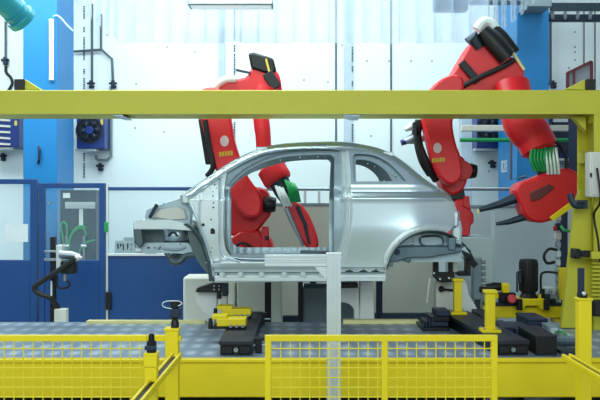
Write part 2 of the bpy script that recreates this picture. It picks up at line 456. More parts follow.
pm.build('post', 'gantry', g, bevel=0.004)
for a, b in ((113, 124), (150, 163), (206, 212), (262, 300), (322, 329.9)):
    MB().box(PX+0.004, PX+0.11, gy0+0.03, 9.49, W(0,b,9.2).z if b < 329 else DECK, W(0,a,9.2).z).build('post_plate', 'gantry', g, bevel=0.004)
MB().prism([(586,117),(573,117),(586,131)], gy0+0.2, 0.1, gy0+0.2).build('gusset', 'gantry', g)
MB().prism([(592,188),(592,328),(561,328),(565,296),(570,250),(575,205),(580,190)], gy0+0.10, 0.07, gy0+0.10).build('brace', 'gantry', g, bevel=0.006)
MB().prism([(577.5,196),(577.5,324.5),(566,324.5),(569,296),(573,250),(576,205)], gy0+0.40, 0.07, gy0+0.40).build('brace', 'gantry', g, bevel=0.006)
for k in range(11):
    y = 262 + k * 4.0; MB().pbox(592.5, y, 602, y+2.2, gy0-0.06, 0.06).build('rung', 'gantry', g, bevel=0.004)
MB().pbox(592, 252, 606, 259, gy0-0.2, 0.2).build('side_arm', 'gantry', g, bevel=0.006)
# underside fittings of the beam
for px, label in ((115, 'small grey fitting under the gantry beam near blue column'), (352, 'small grey fitting under the gantry beam above car roof')):
    q = W(px, 0, 9.3); mm = MB().prism([(px-7,113),(px+4,113),(px+9,119),(px+1,119)], 9.0, 0.5, 9.0)
    mm.v = [Vector((v.x, v.y, min(v.z, zbm-0.001) if v.z > zbm-0.03 else zbm-0.03)) for v in mm.v]
    tag(mm.build('cable_clip', 'steel'), label, 'fitting')
# items on the gantry post
cb = thing('control_box', W(602,197,8.75), 'white control box on the gantry post at right edge', 'box')
MB().pbox(590, 152, 616, 197, 8.72, 0.16).build('housing', 'ivory', cb, bevel=0.01)
MB().pbox(592, 154, 614, 195, 8.705, 0.015).build('lid', 'ivory', cb, bevel=0.006)
MB().pbox(590.5, 173, 592, 177, 8.70, 0.02).build('latch', 'black', cb)
MB().pbox(598, 160, 606, 190, 8.88, 0.1).build('bracket', 'black', cb)
tg = thing('toggle_clamp', W(584,257,8.9), 'black toggle clamp on the lower gantry post', 'clamp')
MB().pbox(575, 249, 581, 259, 8.80, 0.16).build('jaw', 'black', tg, bevel=0.01)
MB().pbox(581, 251, 593, 257, 8.82, 0.14).build('arm', 'black', tg, bevel=0.01)
hk = thing('cable_clamp', W(577,208,8.9), 'blue-grey hooked cable clamp on the middle of the gantry post', 'clamp')
MB().tube(spline([W(570,194,8.85), W(573,203,8.83), W(578,206,8.83), W(585,204,8.9)], 5), 0.035, 10).build('hook', 'dark_steel', hk)
MB().pbox(580, 200, 588, 209, 8.85, 0.12).build('plate', 'dark_steel', hk, bevel=0.006)
tag(MB().tube(spline([W(597,168,8.68), W(600.5,200,8.66), W(594,215,8.85), W(598,240,8.85), W(600,262,8.85)], 6), 0.012, 8).build('control_cable', 'rubber'), 'thin black cable hanging from the white control box', 'cable')
tag(MB().tube([W(598,300,8.75), W(598,316,8.75)], 0.07, 14).build('buffer', 'rubber', bevel=0.015), 'round black rubber buffer low on the gantry post', 'buffer')

# ================================================================== BLUE SAFETY FENCE
FD = 12.3
def fence_z(py): return W(0, py, FD).z
def panel(name, px0, px1, topy, midy, label, cat, door=False, post=5):
    a = W(px0,0,FD).x; b = W(px1,0,FD).x
    f = thing(name, ((a+b)/2, FD, 0), label, cat)
    w = U(post, FD)
    MB().box(a, a+w, FD, FD+0.08, 0, fence_z(topy)).build('post', 'fence_blue', f, bevel=0.006)
    MB().box(b-w, b, FD, FD+0.08, 0, fence_z(topy)).build('post', 'fence_blue', f, bevel=0.006)
    MB().box(a+w, b-w, FD+0.005, FD+0.075, fence_z(topy+5), fence_z(topy)).build('top_rail', 'fence_blue', f, bevel=0.006)
    MB().box(a+w, b-w, FD+0.01, FD+0.06, 0.03, fence_z(midy)).build('lower_panel', 'fence_blue', f, bevel=0.008)
    MB().box(a+w, b-w, FD+0.03, FD+0.04, fence_z(midy), fence_z(topy+5)).build('window_pane', 'glass', f)
    return f
panel('safety_fence', -40, 37, 179, 260, 'blue fence panel with clear window holding the white paper, left edge', 'fence panel', post=7)
dr = panel('fence_gate', 38.5, 105, 183, 260, 'blue fence gate with clear window behind the black hose stand', 'gate', post=6)
MB().pbox(48, 202, 50, 204, FD-0.02, 0.03).build('hinge', 'steel', dr)
MB().pbox(104, 222, 108, 232, FD-0.03, 0.04).build('latch', 'green', dr, bevel=0.005)
p3 = thing('safety_fence', (W(200,0,FD).x, FD, 0), 'long blue fence with clear upper panes running behind the car', 'fence panel')
a = W(106,0,FD).x; b = W(250,0,FD).x
MB().box(a, a+U(2,FD), FD, FD+0.06, 0, fence_z(184)).build('post', 'alu', p3, bevel=0.004)
MB().box(a+U(2,FD), b, FD, FD+0.06, fence_z(190.5), fence_z(187)).build('top_rail', 'fence_blue', p3, bevel=0.006)
MB().box(a+U(2,FD), b, FD+0.01, FD+0.05, 0.03, fence_z(256)).build('lower_panel', 'fence_blue', p3, bevel=0.006)
MB().box(a+U(2,FD), b, FD-0.01, FD+0.07, fence_z(256), fence_z(253.5)).build('middle_rail', 'alu', p3, bevel=0.004)
MB().box(a+U(2,FD), b, FD+0.03, FD+0.036, fence_z(253.5), fence_z(190.5)).build('window_pane', 'glass', p3)
MB().pbox(105.5, 292, 111, 310, FD-0.04, 0.04).build('hinge', 'black', p3, bevel=0.006)
# grey machine panels behind the car and to its right
def gpanel(px0, px1, topy, mat_, label, d=12.3):
    a = W(px0,0,d).x; b = W(px1,0,d).x
    f = thing('partition', ((a+b)/2, d, 0), label, 'partition')
    MB().box(a+0.01, b-0.01, d, d+0.06, 0.02, W(0,topy,d).z).build('sheet', mat_, f, bevel=0.008)
    MB().box(a, b, d-0.005, d+0.065, W(0,topy,d).z, W(0,topy-3,d).z).build('cap_rail', 'machine', f, bevel=0.004)
    return f
gpanel(251, 330, 206, 'beige', 'grey-beige guard panel behind the left robot')
gpanel(331, 441, 206, 'beige', 'grey-beige guard panel behind the car quarter window and wheel arch')
gpanel(442, 492, 208, 'grey_panel', 'pale grey guard panel behind the right robot base')
gpanel(493, 556, 208, 'grey_panel', 'pale grey guard panel behind the black motor')
gpanel(557, 640, 205, 'grey_panel', 'pale grey guard panel behind the gantry post')
hr = thing('handrail', (W(380,0,12.4).x, 12.5, 0), 'thin grey handrail above the guard panels behind the car', 'handrail')
MB().cyl((W(250,0,12.5).x, 12.5, W(0,189,12.5).z), (W(522,0,12.5).x, 12.5, W(0,189,12.5).z), 0.028).build('rail', 'steel', hr)
for px in (305, 319, 440, 520):
    X = W(px,0,12.5).x
    MB().box(X-0.02, X+0.02, 12.48, 12.52, 0, W(0,189.5,12.5).z).build('post', 'alu', hr)

# paper on the left window
tag(MB().pbox(5, 224, 28, 242, FD+0.020, 0.006).build('paper_sheet', 'paper'), 'white paper sheet stuck on the left fence window', 'paper')

# cabinet with hoses behind the gate
cab = thing('control_cabinet', W(78,322,12.55), 'dark grey control cabinet behind the gate window', 'cabinet')
cab.location.z = 0
MB().box(W(60,0,12.55).x, W(96,0,12.55).x, 12.55, 12.85, 0, W(0,190,12.55).z).build('housing', 'dark_steel', cab, bevel=0.01)
MB().pbox(63, 193, 70, 198, 12.54, 0.01).build('label_plate', 'paper', cab)
MB().pbox(65, 202, 95, 208.5, 12.535, 0.015).build('notice_plate', 'paper', cab)
MB().pbox(79, 209, 83, 226, 12.54, 0.01).build('document_pocket', 'paper', cab)
for pts, label in (([(67,262),(63,238),(61,226),(64,222),(67,228),(66,244)], 'tight green hose loop left in the gate window'),
                   ([(68,262),(70,240),(76,230),(84,229),(86,236)], 'green hose arching in the middle of the gate window'),
                   ([(66,250),(72,233),(80,226),(86,228)], 'green hose arching over the top behind the gate window'),
                   ([(79,262),(80,250),(86,243),(95,240)], 'green hose running right low in the gate window')):
    q = [W(x, y, 12.52) for x, y in pts]
    tag(MB().tube(spline(q, 6), 0.015, 8).build('air_hose', 'green'), label, 'hose', 'green hoses behind the gate window')
for px in (66.5, 84):
    p = W(px, 258, 12.52); n = thing('valve_fitting', (p.x, 12.52, W(0,262,12.52).z), 'silver valve fitting below green hoses, ' + ('left' if px < 70 else 'right') + ' one in gate window', 'valve')
    MB().cyl((p.x,12.52,W(0,262,12.52).z), (p.x,12.52,W(0,236,12.52).z), 0.02).build('body', 'steel', n)
    MB().cyl((p.x-0.04,12.52,W(0,246,12.52).z), (p.x+0.04,12.52,W(0,246,12.52).z), 0.024).build('tee', 'alu', n)

# black hose stand
HD = 11.4
st = thing('hose_stand', W(52.5,322,HD), 'black upright stand holding a tool in front of the gate', 'stand')
st.location.z = 0
X = W(52.5,0,HD).x
MB().box(X-U(2.6,HD), X+U(2.6,HD), HD, HD+0.07, 0, W(0,237,HD).z).build('post', 'black', st, bevel=0.005)
MB().box(X-0.12, X+0.04, HD-0.02, HD+0.19, 0, 0.02).build('foot_plate', 'black', st)
MB().pbox(50.5, 281, 52.2, 296, HD-0.006, 0.006).build('label', 'paper', st)
MB().pbox(44, 258.5, 62, 261, HD-0.06, 0.06).build('bracket', 'steel', st, bevel=0.004)
MB().pbox(44, 250.5, 60, 252.5, HD-0.06, 0.06).build('bracket', 'steel', st, bevel=0.004)
MB().pbox(56, 245, 62, 270, HD-0.08, 0.14).build('mounting_plate', 'alu', st, bevel=0.006)
tl = thing('tool_head', W(66,276,HD-0.1), 'black and silver tool hanging on the hose stand', 'tool')
MB().pbox(60, 261, 75, 274, HD-0.16, 0.16).build('body', 'black', tl, bevel=0.02)
MB().tube([W(60,254,HD-0.08), W(72,255,HD-0.08), W(80,257,HD-0.08)], [0.06,0.06,0.04], 14).build('cylinder', 'steel', tl)
MB().tube([W(76,258,HD-0.1), W(82,257.5,HD-0.1)], [0.05,0.02], 12).build('nozzle', 'ivory', tl)
MB().cyl(W(65,274,HD-0.08), W(65,281,HD-0.08), 0.03).build('outlet', 'steel', tl)
tag(MB().tube(spline([W(75,258,HD-0.2), W(62,268,HD-0.2), W(44,280,HD-0.2), W(34.5,287,HD-0.2), W(38,293,HD-0.2), W(50,298,HD-0.2), W(57,306,HD-0.1), W(59,312,HD-0.08)], 6), 0.034, 10).build('corrugated_hose', 'rubber'), 'thick black hose looping from tool to grey junction box', 'hose')
tag(MB().tube(spline([W(65,280,HD-0.08), W(70,284,HD-0.08), W(66,288,HD-0.08), W(58,287,HD-0.08), W(57,275,HD-0.08)], 6), 0.014, 8).build('thin_hose', 'rubber'), 'thin black hose curling under the tool on the stand', 'hose')
jb = thing('junction_box', W(60,324,HD-0.15), 'small pale grey junction box at the foot of the hose stand', 'box')
MB().box(W(54,0,HD-.15).x, W(66,0,HD-.15).x, HD-0.15, HD-0.02, W(0,326,HD-.15).z-0.25, W(0,309,HD-.15).z).build('housing', 'ivory', jb, bevel=0.008)
jb.location.z = 0
for c in jb.children: c.location.z = W(60,324,HD-0.15).z
# ================================================================== CAR BODY
CD = 8.7; YC = 9.5
car = thing('car_body', (W(300,0,CD).x, YC, W(0,281,CD).z), 'bare silver steel hatchback car body without doors or wheels', 'car')
def sm(a, b, x):
    t = min(1, max(0, (x - a) / (b - a))); return t * t * (3 - 2 * t)
ACX, ACY, AR = 432, 276, 46
top = spl2([(183,193),(200,182.2),(215,172),(232,161.2),(250,152.2),(270,146),(290,143.3),(315,142),(345,142.2),(370,146),(385,150.5),(397,157),(408,165),(420,175),(430,182.5),(440,188.5),(449,195),(453,201),(456,208),(457.6,215),(455.5,222),(451.5,229),(446.5,232.5)], 4)
def top_dist(x, y):
    best = 99.0
    for (ax, ay), (bx, by) in zip(top, top[1:]):
        if min(ax, bx) - 6 > x or max(ax, bx) + 6 < x: continue
        dx, dy = bx-ax, by-ay; t = min(1, max(0, ((x-ax)*dx + (y-ay)*dy) / (dx*dx + dy*dy + 1e-9)))
        best = min(best, math.hypot(x-ax-t*dx, y-ay-t*dy))
    return best
def inset(px, py):
    if py < 186: v = 0.055 + ((186 - py) / 45) * 0.20 + max(0, (152 - py) / 11) ** 2 * 0.05
    else: v = 0.055 - 0.055 * sm(186, 200, py)
    if px > 340: v += 0.022 * math.exp(-((py - 192) / 3.2) ** 2) - 0.012 * math.exp(-((py - 198) / 2.4) ** 2)
    v += 0.045 * sm(225, 268, py) * (1 if px < 420 else 0.6)
    if px > 345:
        r = math.hypot(px - ACX, py - ACY)
        if py > 205: v -= 0.02 * math.exp(-max(0, r - AR - 6) / 14) * sm(205, 232, py)
    if py < 200:
        dd = top_dist(px, py)
        if dd < 5.5: v += 0.06 * (1 - dd / 5.5) ** 2
    if px > 405: v += ((px - 405) / 55) ** 2 * 0.26
    if px < 262 and py < 200: v += ((262 - px) / 75) ** 2 * 0.10
    return v
def fa(px, py): return W(px, py, CD + inset(px, py))
arch = [(ACX + AR*math.cos(math.radians(a)), ACY - AR*math.sin(math.radians(a))) for a in range(74, 168, 6)]
under = spl2([(348,150.5),(335,149.3),(310,148.7),(288,149.8),(268,153),(258,156),(244,162.3),(229,171),(218.5,178),(206,187),(197.5,193),(188.5,198)], 4)
shut = spl2([(342,267),(348,248),(352,228),(353.3,206),(351,186),(350.3,168),(348,150.5)], 4)
A_out = top + arch + [(385.5,267)] + shut + under[1:]
qwin = spl2([(354.5,181.5),(353,170),(353,156.5)], 3) + spl2([(355,153.5),(366,153.8),(378,156.5),(390,163.5),(400,173),(406.5,181)], 4)
mA = sheet(A_out, [qwin], 2.6, fa)
mA.build('side_panel', 'body', car, solid=0.012, recalc=False, sharp=60)
mA.mirror(YC).build('side_panel', 'body', car, solid=0.012, recalc=False, sharp=60)
lip = [(ACX + 46.3*math.cos(math.radians(a)), ACY - 46.3*math.sin(math.radians(a))) for a in range(73, 169, 5)] + [(386.5,266.5)]
lip += [(ACX + r*math.cos(math.radians(a)), ACY - r*math.sin(math.radians(a))) for a, r in ((165,49.5),(158,52),(150,53),(142,53.3),(134,53.3),(126,53.3),(118,53),(110,52.6),(102,52),(94,51.2),(86,50.2),(79,48.8),(73,47))]
mL = sheet(lip, [], 2.0, lambda x, y: fa(x, y) + Vector((0, 0.003 - 0.018*max(0, 1-abs(math.hypot(x-ACX, y-ACY)-48.6)/4.2), 0)))
mL.build('wheel_arch_lip', 'body_in', car); mL.mirror(YC).build('wheel_arch_lip', 'body_in', car)
# B pillar with the stepped door flange
def shut_x(y):
    for (x0, y0), (x1, y1) in zip(shut, shut[1:]):
        if y1 <= y <= y0: return x0 + (x1-x0)*(y-y0)/(y1-y0)
    return shut[0][0] if y > shut[0][1] else shut[-1][0]
def fb(px, py):
    edge = shut_x(py)
    u = edge - px
    return W(px, py, CD + inset(352, py) + 0.004 + 0.05 * sm(0.5, 4, u) + 0.03 * sm(7, 10, u) - 0.03*math.exp(-((u-6)/1.3)**2))
B_out = [(x+0.6, y) for x, y in shut] + [(338,149.5),(337,170),(338.5,190),(339,215),(337,240),(335,266)]
mB = sheet(B_out, [circ(344.6, 176, 0.7, 8), circ(341.5, 205, 0.8, 8)], 1.7, fb)
mB.build('centre_pillar', 'body_in', car, solid=0.01, recalc=False, sharp=60)
mB.mirror(YC).build('centre_pillar', 'body_in', car, solid=0.01, recalc=False, sharp=60)
# hinge pillar and sill
def fh(px, py):
    v = inset(max(px, 225), max(py, 200)) + 0.03 if py > 200 else inset(px, py) + 0.03 * sm(186, 200, py) + 0.012
    v -= 0.03 * math.exp(-((py - 263) / 3) ** 2) * (1 if px > 225 else sm(210, 225, px))
    v += 0.035 * sm(268, 270, py)
    v -= 0.04 * sm(277, 278.5, py)
    if py < 262:
        v += 0.02 * sm(222, 219, px) * sm(198, 201, px)
    return W(px, py, CD + v)
H_out = [(188,197.5),(197,192),(206,186),(218,177),(227,171)] + spl2([(224,190),(223.3,215),(223.5,236),(226.5,251),(236,259.5),(252,262)], 3) + [(336,262),(336,267),(385.5,267),(385.5,281),(215,282.5)] + spl2([(213.5,272),(211,256),(207,241),(202,228),(196,216),(190,204)], 3)
holes = [circ(203.2, 224.8, 1.7), [(210.5,229),(213,228),(215,230),(215,234),(210.5,234)], circ(213.3,207.5,1.0), circ(213.7,203,0.9), circ(211,252,0.8,8), circ(211.6,248,0.7,8), circ(211,219.5,0.9), circ(206,263,1.0), circ(213,262,0.9), circ(213,196,0.9), circ(214.5,184.5,0.8,8), circ(210,188,0.6,8), circ(216.5,188,0.6,8), circ(213,191.5,0.6,8), 
         [(208,272.5),(208,270)] and circ(218,274.5,1.2)]
holes += [[(351+dx,271),(356+dx,269.8),(360+dx,271.5),(358+dx,273),(352+dx,273)] for dx in (-6, 8, 20)]
mH = sheet(H_out, holes, 2.3, fh)
mH.build('hinge_pillar_and_sill', 'body_in', car, solid=0.012, recalc=False, sharp=60)
mH.mirror(YC).build('hinge_pillar_and_sill', 'body_in', car, solid=0.012, recalc=False, sharp=60)
# black discs added behind the access holes, standing in for their dark cavities
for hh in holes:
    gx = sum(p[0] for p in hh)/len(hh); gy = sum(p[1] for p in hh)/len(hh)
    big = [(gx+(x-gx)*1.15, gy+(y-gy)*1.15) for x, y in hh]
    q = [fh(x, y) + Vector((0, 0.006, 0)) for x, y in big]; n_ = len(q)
    MB().add(q + [p + Vector((0,0.006,0)) for p in q], [tuple(range(n_)), tuple(range(2*n_-1, n_-1, -1))] + [(i, i+n_, (i+1)%n_+n_, (i+1)%n_) for i in range(n_)]).build('hole_shade_disc', 'rubber', car)
# stiffening beads on hinge pillar
mm = MB()
mm.tube([fh(x,y)+Vector((0,-0.004,0)) for x,y in spl2([(190.5,203),(196.5,217),(202,231),(207.5,247),(212,263),(214,276)],4)], 0.016, 8)
mm.tube([fh(x,y)+Vector((0,-0.004,0)) for x,y in spl2([(220,179),(219.5,200),(219.5,225),(220,245),(225,257),(240,262)],4)], 0.012, 8)
mm.build('stiffening_bead', 'body', car)
# pressed panel recess
MB().prism([(196,200),(203,198),(207,213),(203,216),(199,211)], 8.755, 0.02, 8.76).build('reinforcement_plate', 'white', car, bevel=0.006)
for k, x in enumerate((222, 240.5, 261.5, 284, 303, 322)):
    d = 8.745
    mm = MB().prism([(x-3.4,273),(x+3.4,273),(x+1.2,277),(x-1.2,277)], d, 0.03).prism([(x-2,272.4),(x+2,272.4),(x+1,275),(x-1,275)], d-0.012, 0.02)
    mm.build('jacking_tab', 'body_in', car, bevel=0.003)
MB().pbox(215, 272, 385, 273.2, 8.755, 0.02).build('sill_seam', 'body_dark', car)
MB().pbox(215, 277.3, 385, 281.2, 8.735, 0.05).build('sill_flange', 'body_in', car, bevel=0.004)
# inner aperture frames
def fi(px, py): return W(px, py, CD + inset(max(px,262), max(py,150)) + 0.075 + 0.02*math.sin(px*0.9)*0.12)
I_out = spl2([(219,186),(232,171),(247,160.5),(266,152.8),(290,149),(318,148)],3) + [(346,148.8),(345,263),(238,264),(224,256),(219.5,240)]
dhole = spl2([(229.5,187),(236,180),(248,170.5),(265,162),(287,156.5),(312,154.6),(331,154.5)],3) + [(334.5,158),(334,200),(334,255),(242,255)] + spl2([(236,254),(231.5,250),(229.5,242)],3)
bolts = [circ(x, y, 0.8, 8) for x, y in ((243,169.5),(252,163.8),(278,154.9),(300,152),(320,151.4),(339,165),(340,180),(226,205),(226,222),(262,259.2),(244,259))]
mI = sheet(I_out, [dhole] + bolts, 2.6, fi)
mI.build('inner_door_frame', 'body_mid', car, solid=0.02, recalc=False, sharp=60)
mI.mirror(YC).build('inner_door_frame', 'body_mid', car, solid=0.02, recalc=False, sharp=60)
mm = MB()
for pts in ([(228,186),(236,177),(248,167.8),(265,159.2),(287,153.6),(312,151.8),(333,151.6)], [(226.5,190),(226,215),(226.5,240),(230,252),(240,258.5),(300,259),(334,259)]):
    mm.tube([fi(x,y)+Vector((0,-0.006,0)) for x,y in spl2(pts,4)], 0.012, 8)
mm.build('door_flange', 'steel', car)
def fq(px, py): return W(px, py, CD + inset(px, py) + 0.07)
Q_out = [(349,150),(366,150),(380,153),(393,161),(404,172),(412,184),(349,187)]
qh = [(356,182.5),(355.5,161.5)] + spl2([(357,159.5),(366,160),(376,163.5),(386,171),(393,182)],3)
mQ = sheet(Q_out, [qh] + [circ(396,177,0.8,8), circ(384,162,0.8,8), circ(376,158.5,0.7,8)], 2.6, fq)
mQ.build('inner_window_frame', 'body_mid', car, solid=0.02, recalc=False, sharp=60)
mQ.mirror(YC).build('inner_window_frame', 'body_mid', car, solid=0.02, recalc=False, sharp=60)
# roof skin
rows = []
rp = [p for p in top if 258 <= p[0] <= 392 and p[1] < 165]
for x, y in rp:
    a = fa(x, y); w2 = YC - a.y; row = []
    for j in range(15):
        s = -1 + 2*j/14; row.append(Vector((a.x, YC + w2*s, a.z + 0.035*(1-s*s) - 0.004)))
    rows.append(row)
MB().grid(rows).build('roof', 'body', car, solid=-0.012, recalc=False, sharp=60)
def cross(px, py, w, h, mat_, name, dd=0.0, bow=0.0, bev=0.01):
    a = fa(px, py); y0 = a.y + dd; pts = []
    for j in range(9):
        s = -1 + j/4; pts.append(Vector((a.x + bow*(1-s*s), YC + (YC-y0)*s, a.z)))
    m = MB()
    for i in range(8): m.obar(pts[i], pts[i+1] + (pts[i+1]-pts[i])*0.02, w, h)
    return m.build(name, mat_, car, bevel=bev)
cross(262, 149, 0.12, 0.05, 'body_in', 'roof_header')
cross(388, 154, 0.12, 0.05, 'body_in', 'roof_header')
cross(322, 146, 0.08, 0.04, 'body_dark', 'roof_bow')
cross(187, 199, 0.10, 0.09, 'body_in', 'cowl', 0.04, -0.1)
cross(455, 219, 0.06, 0.16, 'body', 'tail_panel', 0.0, 0.10)
cross(452, 244, 0.08, 0.14, 'body_dark', 'tail_crossmember', 0.02, 0.1)
# floor, firewall, seat step
fz = W(0,262,CD).z
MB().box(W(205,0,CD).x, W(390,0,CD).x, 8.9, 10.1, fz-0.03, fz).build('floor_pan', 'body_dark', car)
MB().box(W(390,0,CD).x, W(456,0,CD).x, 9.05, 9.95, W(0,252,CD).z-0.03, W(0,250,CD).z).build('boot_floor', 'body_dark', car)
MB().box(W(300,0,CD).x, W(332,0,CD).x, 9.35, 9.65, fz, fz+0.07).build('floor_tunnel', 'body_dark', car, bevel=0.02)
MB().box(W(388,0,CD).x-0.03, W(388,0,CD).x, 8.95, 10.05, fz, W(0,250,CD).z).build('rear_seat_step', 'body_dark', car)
mm = MB(); a = W(190,204,CD); b = W(207,262,CD)
mm.grid([[Vector((a.x,8.85,a.z)), Vector((a.x,10.15,a.z))],[Vector((a.x+0.08,8.85,(a.z+b.z)/2)), Vector((a.x+0.08,10.15,(a.z+b.z)/2))],[Vector((b.x,8.85,b.z)), Vector((b.x,10.15,b.z))]])
mm.build('firewall', 'body_in', car, solid=0.01, recalc=False)
def both(m, name, material, **kw):
    m.build(name, material, car, **kw); m.mirror(YC).build(name, material, car, **kw)
# front structure
both(MB().prism([(133,221.5),(146,219.5),(170,219.5),(186,223),(192,231),(170,229.5),(133,229.5)], 8.92, 0.10), 'apron_upper_rail', 'body_in', bevel=0.008)
both(MB().prism([(144.5,220),(146.5,210.5),(152,208),(166,203.5),(178,199.5),(185,195.5),(191,213),(190,226),(170,222)], 9.02, 0.02), 'apron_panel', 'body_mid', bevel=0.006)
both(MB().prism([(152,217),(160,209.5),(176,206.5),(184,209),(187,219),(170,220)], 8.98, 0.04), 'apron_reinforcement', 'ivory', bevel=0.01)
both(MB().tube([W(149.5,218,8.9), W(157,204.5,8.93)], 0.02, 8), 'hinge_strut', 'dark_steel')
both(MB().prism([(133,224),(140.5,224),(143.5,243),(140,248),(136,245),(133.5,236)], 8.93, 0.08), 'lamp_bracket', 'body_shade', bevel=0.01)
both(sheet([(138,226),(190,226),(194,251),(140,251)], [circ(150.5,227.5,2.2), circ(147,236,1)], 3.0, lambda x, y: W(x, y, 9.16)), 'inner_wing', 'body_shade', solid=0.01, recalc=False)
# strut tower: half drum
mm = MB(); rr = []
for ang in range(0, 181, 15):
    c = math.cos(math.radians(ang)); s_ = math.sin(math.radians(ang))
    rr.append([Vector((W(174.5,0,9.0).x + 0.135*c, 9.16 - 0.17*s_, W(0,y,9.0).z)) for y in (228.5, 241)])
mm.grid(rr); both(mm, 'strut_tower', 'body', solid=0.01, recalc=False)
both(MB().tube([W(173 + 4*math.cos(math.radians(a)), 236.5 - 4*math.sin(math.radians(a)), 8.98) for a in range(0, 181, 20)], 0.014, 8), 'tower_bead', 'dark_steel')
long_out = [(134,243.5),(150,243),(176,242.5),(188,243),(197,252),(186,254),(170,253),(150,254),(134,253)]
both(sheet(long_out, [circ(148.5,247.8,1.2), circ(180.5,243.8,0.7,8), circ(155,248,0.8,8)], 2.5, lambda x, y: W(x, y, 9.02)), 'front_rail', 'body_mid', solid=0.10, recalc=False)
both(MB().tube([W(x,y,9.01) for x,y in spl2([(158,249.5),(161,246.5),(165,249),(178,250),(186,247)],4)], 0.012, 8), 'rail_bead', 'steel')
pl = sheet([(114.8,241),(134,241),(136,253),(114.8,253)], [[(117,244),(118.6,243.5),(119,249),(117.4,249)],[(120,243.5),(121.5,243.5),(121.2,248),(119.8,247)],[(122.4,244),(123.8,244),(124.4,250),(122.8,250)],[(126.8,243.5),(128.6,243.5),(128.6,249.5),(126.8,249.5)],circ(131.5,244.5,0.8,8),circ(131,249.5,0.7,8)], 2, lambda x, y: W(x, y, 9.0))
both(pl, 'crash_box', 'body_mid', solid=0.09, recalc=False)
mm = MB(); cs = spl2([(186.5,224),(195,230),(202.5,240),(208,253),(212,268),(214,281)], 4)
mm.grid([[W(x,y,8.80), Vector((W(x,y,8.80).x-0.05, 8.92, W(x,y,8.80).z-0.01)), Vector((W(x,y,8.80).x-0.08, 9.06, W(x,y,8.80).z-0.03)), Vector((W(x,y,8.80).x-0.03, 9.2, W(x,y,8.80).z-0.04))] for x, y in cs])
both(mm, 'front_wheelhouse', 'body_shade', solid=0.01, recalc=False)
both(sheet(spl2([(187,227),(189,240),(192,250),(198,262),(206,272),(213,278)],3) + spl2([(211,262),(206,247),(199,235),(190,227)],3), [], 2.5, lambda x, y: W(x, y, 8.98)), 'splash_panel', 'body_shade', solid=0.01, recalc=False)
both(MB().tube([W(x,y,9.05) for x,y in spl2([(166,252),(170,257),(174,261.5),(180,260.5),(186,255),(196,254)],4)], [0.03]*5+[0.045]*8+[0.04]*8, 10), 'lower_arm_mount', 'body_shade')
both(MB().prism([(196,252),(207,255),(212,275),(204,270)], 9.05, 0.12), 'torque_box', 'body_in', bevel=0.008)
for px, py, w, h in ((137, 226, 0.06, 0.07), (138, 250, 0.07, 0.05)):
    a = W(px, py, 9.0); MB().box(a.x-w/2, a.x+w/2, 9.0, 10.0, a.z-h/2, a.z+h/2).build('front_crossmember', 'body_in', car, bevel=0.01)
# rear wheelhouse
mm = MB(); rr = []
for ang in range(20, 176, 8):
    c = math.cos(math.radians(ang)); s_ = math.sin(math.radians(ang)); row = []
    for k in range(5):
        r = (AR - 0.3 - 0.9*k); row.append(W(ACX + r*c, ACY - r*s_, CD + inset(ACX + AR*c, ACY - AR*s_) + 0.012) + Vector((0, 0.075*k, 0)))
    rr.append(row)
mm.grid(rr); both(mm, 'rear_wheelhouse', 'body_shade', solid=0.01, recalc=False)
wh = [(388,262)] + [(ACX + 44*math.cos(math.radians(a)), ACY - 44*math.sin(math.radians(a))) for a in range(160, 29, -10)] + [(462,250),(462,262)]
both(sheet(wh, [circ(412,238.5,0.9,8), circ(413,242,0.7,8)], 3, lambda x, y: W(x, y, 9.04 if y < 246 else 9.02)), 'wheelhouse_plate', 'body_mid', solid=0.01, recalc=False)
both(MB().tube([W(x,y,9.03) for x,y in spl2([(420,238),(422,245),(436,245.5),(443,244),(441,237),(430,236),(421,237)],3)], 0.012, 8), 'pressed_bead', 'body_dark')
both(MB().prism([(386,249),(400,246.5),(430,246),(462,247),(462,252),(430,257.5),(408,258),(396,262),(388,264)], 8.93, 0.09), 'rear_rail', 'body_dark', bevel=0.012)
both(MB().prism([(403,255),(412,255),(411,261),(409,263.5),(405,261)], 8.94, 0.06), 'spring_bracket', 'body_shade', bevel=0.006)
both(MB().tube([W(397,252,8.92), W(397,252,8.99)], 0.035, 12), 'trailing_arm_bush', 'dark_steel')
both(MB().prism([(451.5,230),(456,221),(461,219.5),(462.5,229),(462,245.5),(452,243)], 8.95, 0.07), 'lamp_housing', 'body_mid', bevel=0.012)
both(MB().prism([(453,230),(459,225),(460.5,234),(459,241),(453.5,239)], 8.935, 0.03), 'lamp_socket_plate', 'body_in', bevel=0.006)
both(MB().prism([(385.5,267),(393,267),(393,262),(386.5,262)], 8.80, 0.1), 'sill_end', 'body_dark')
# ================================================================== ROBOTS
def ell(cx, cy, r, n=24): return circ(cx, cy, r, n)
def emblem(parent, cx, cy, d, ang, s=1.0):
    """round pale badge and a row of yellow letters on the arm"""
    mm = MB().prism([(cx + x, cy + y) for x, y in [(4.2*s*math.cos(a*math.pi/10), 5.2*s*math.sin(a*math.pi/10)) for a in range(20)]], d, 0.004)
    mm.build('round_badge', 'emblem', parent)
    mm = MB(); ca, sa = math.cos(ang), math.sin(ang)
    for k in range(5):
        u0 = -6.5 + k*2.7; pts = [(u0, 10), (u0+2.0, 10), (u0+2.0, 14.2), (u0, 14.2)]
        mm.prism([(cx + (x*ca - y*sa)*s, cy + (x*sa + y*ca)*s) for x, y in pts], d, 0.004)
    mm.build('lettering', 'letters', parent)

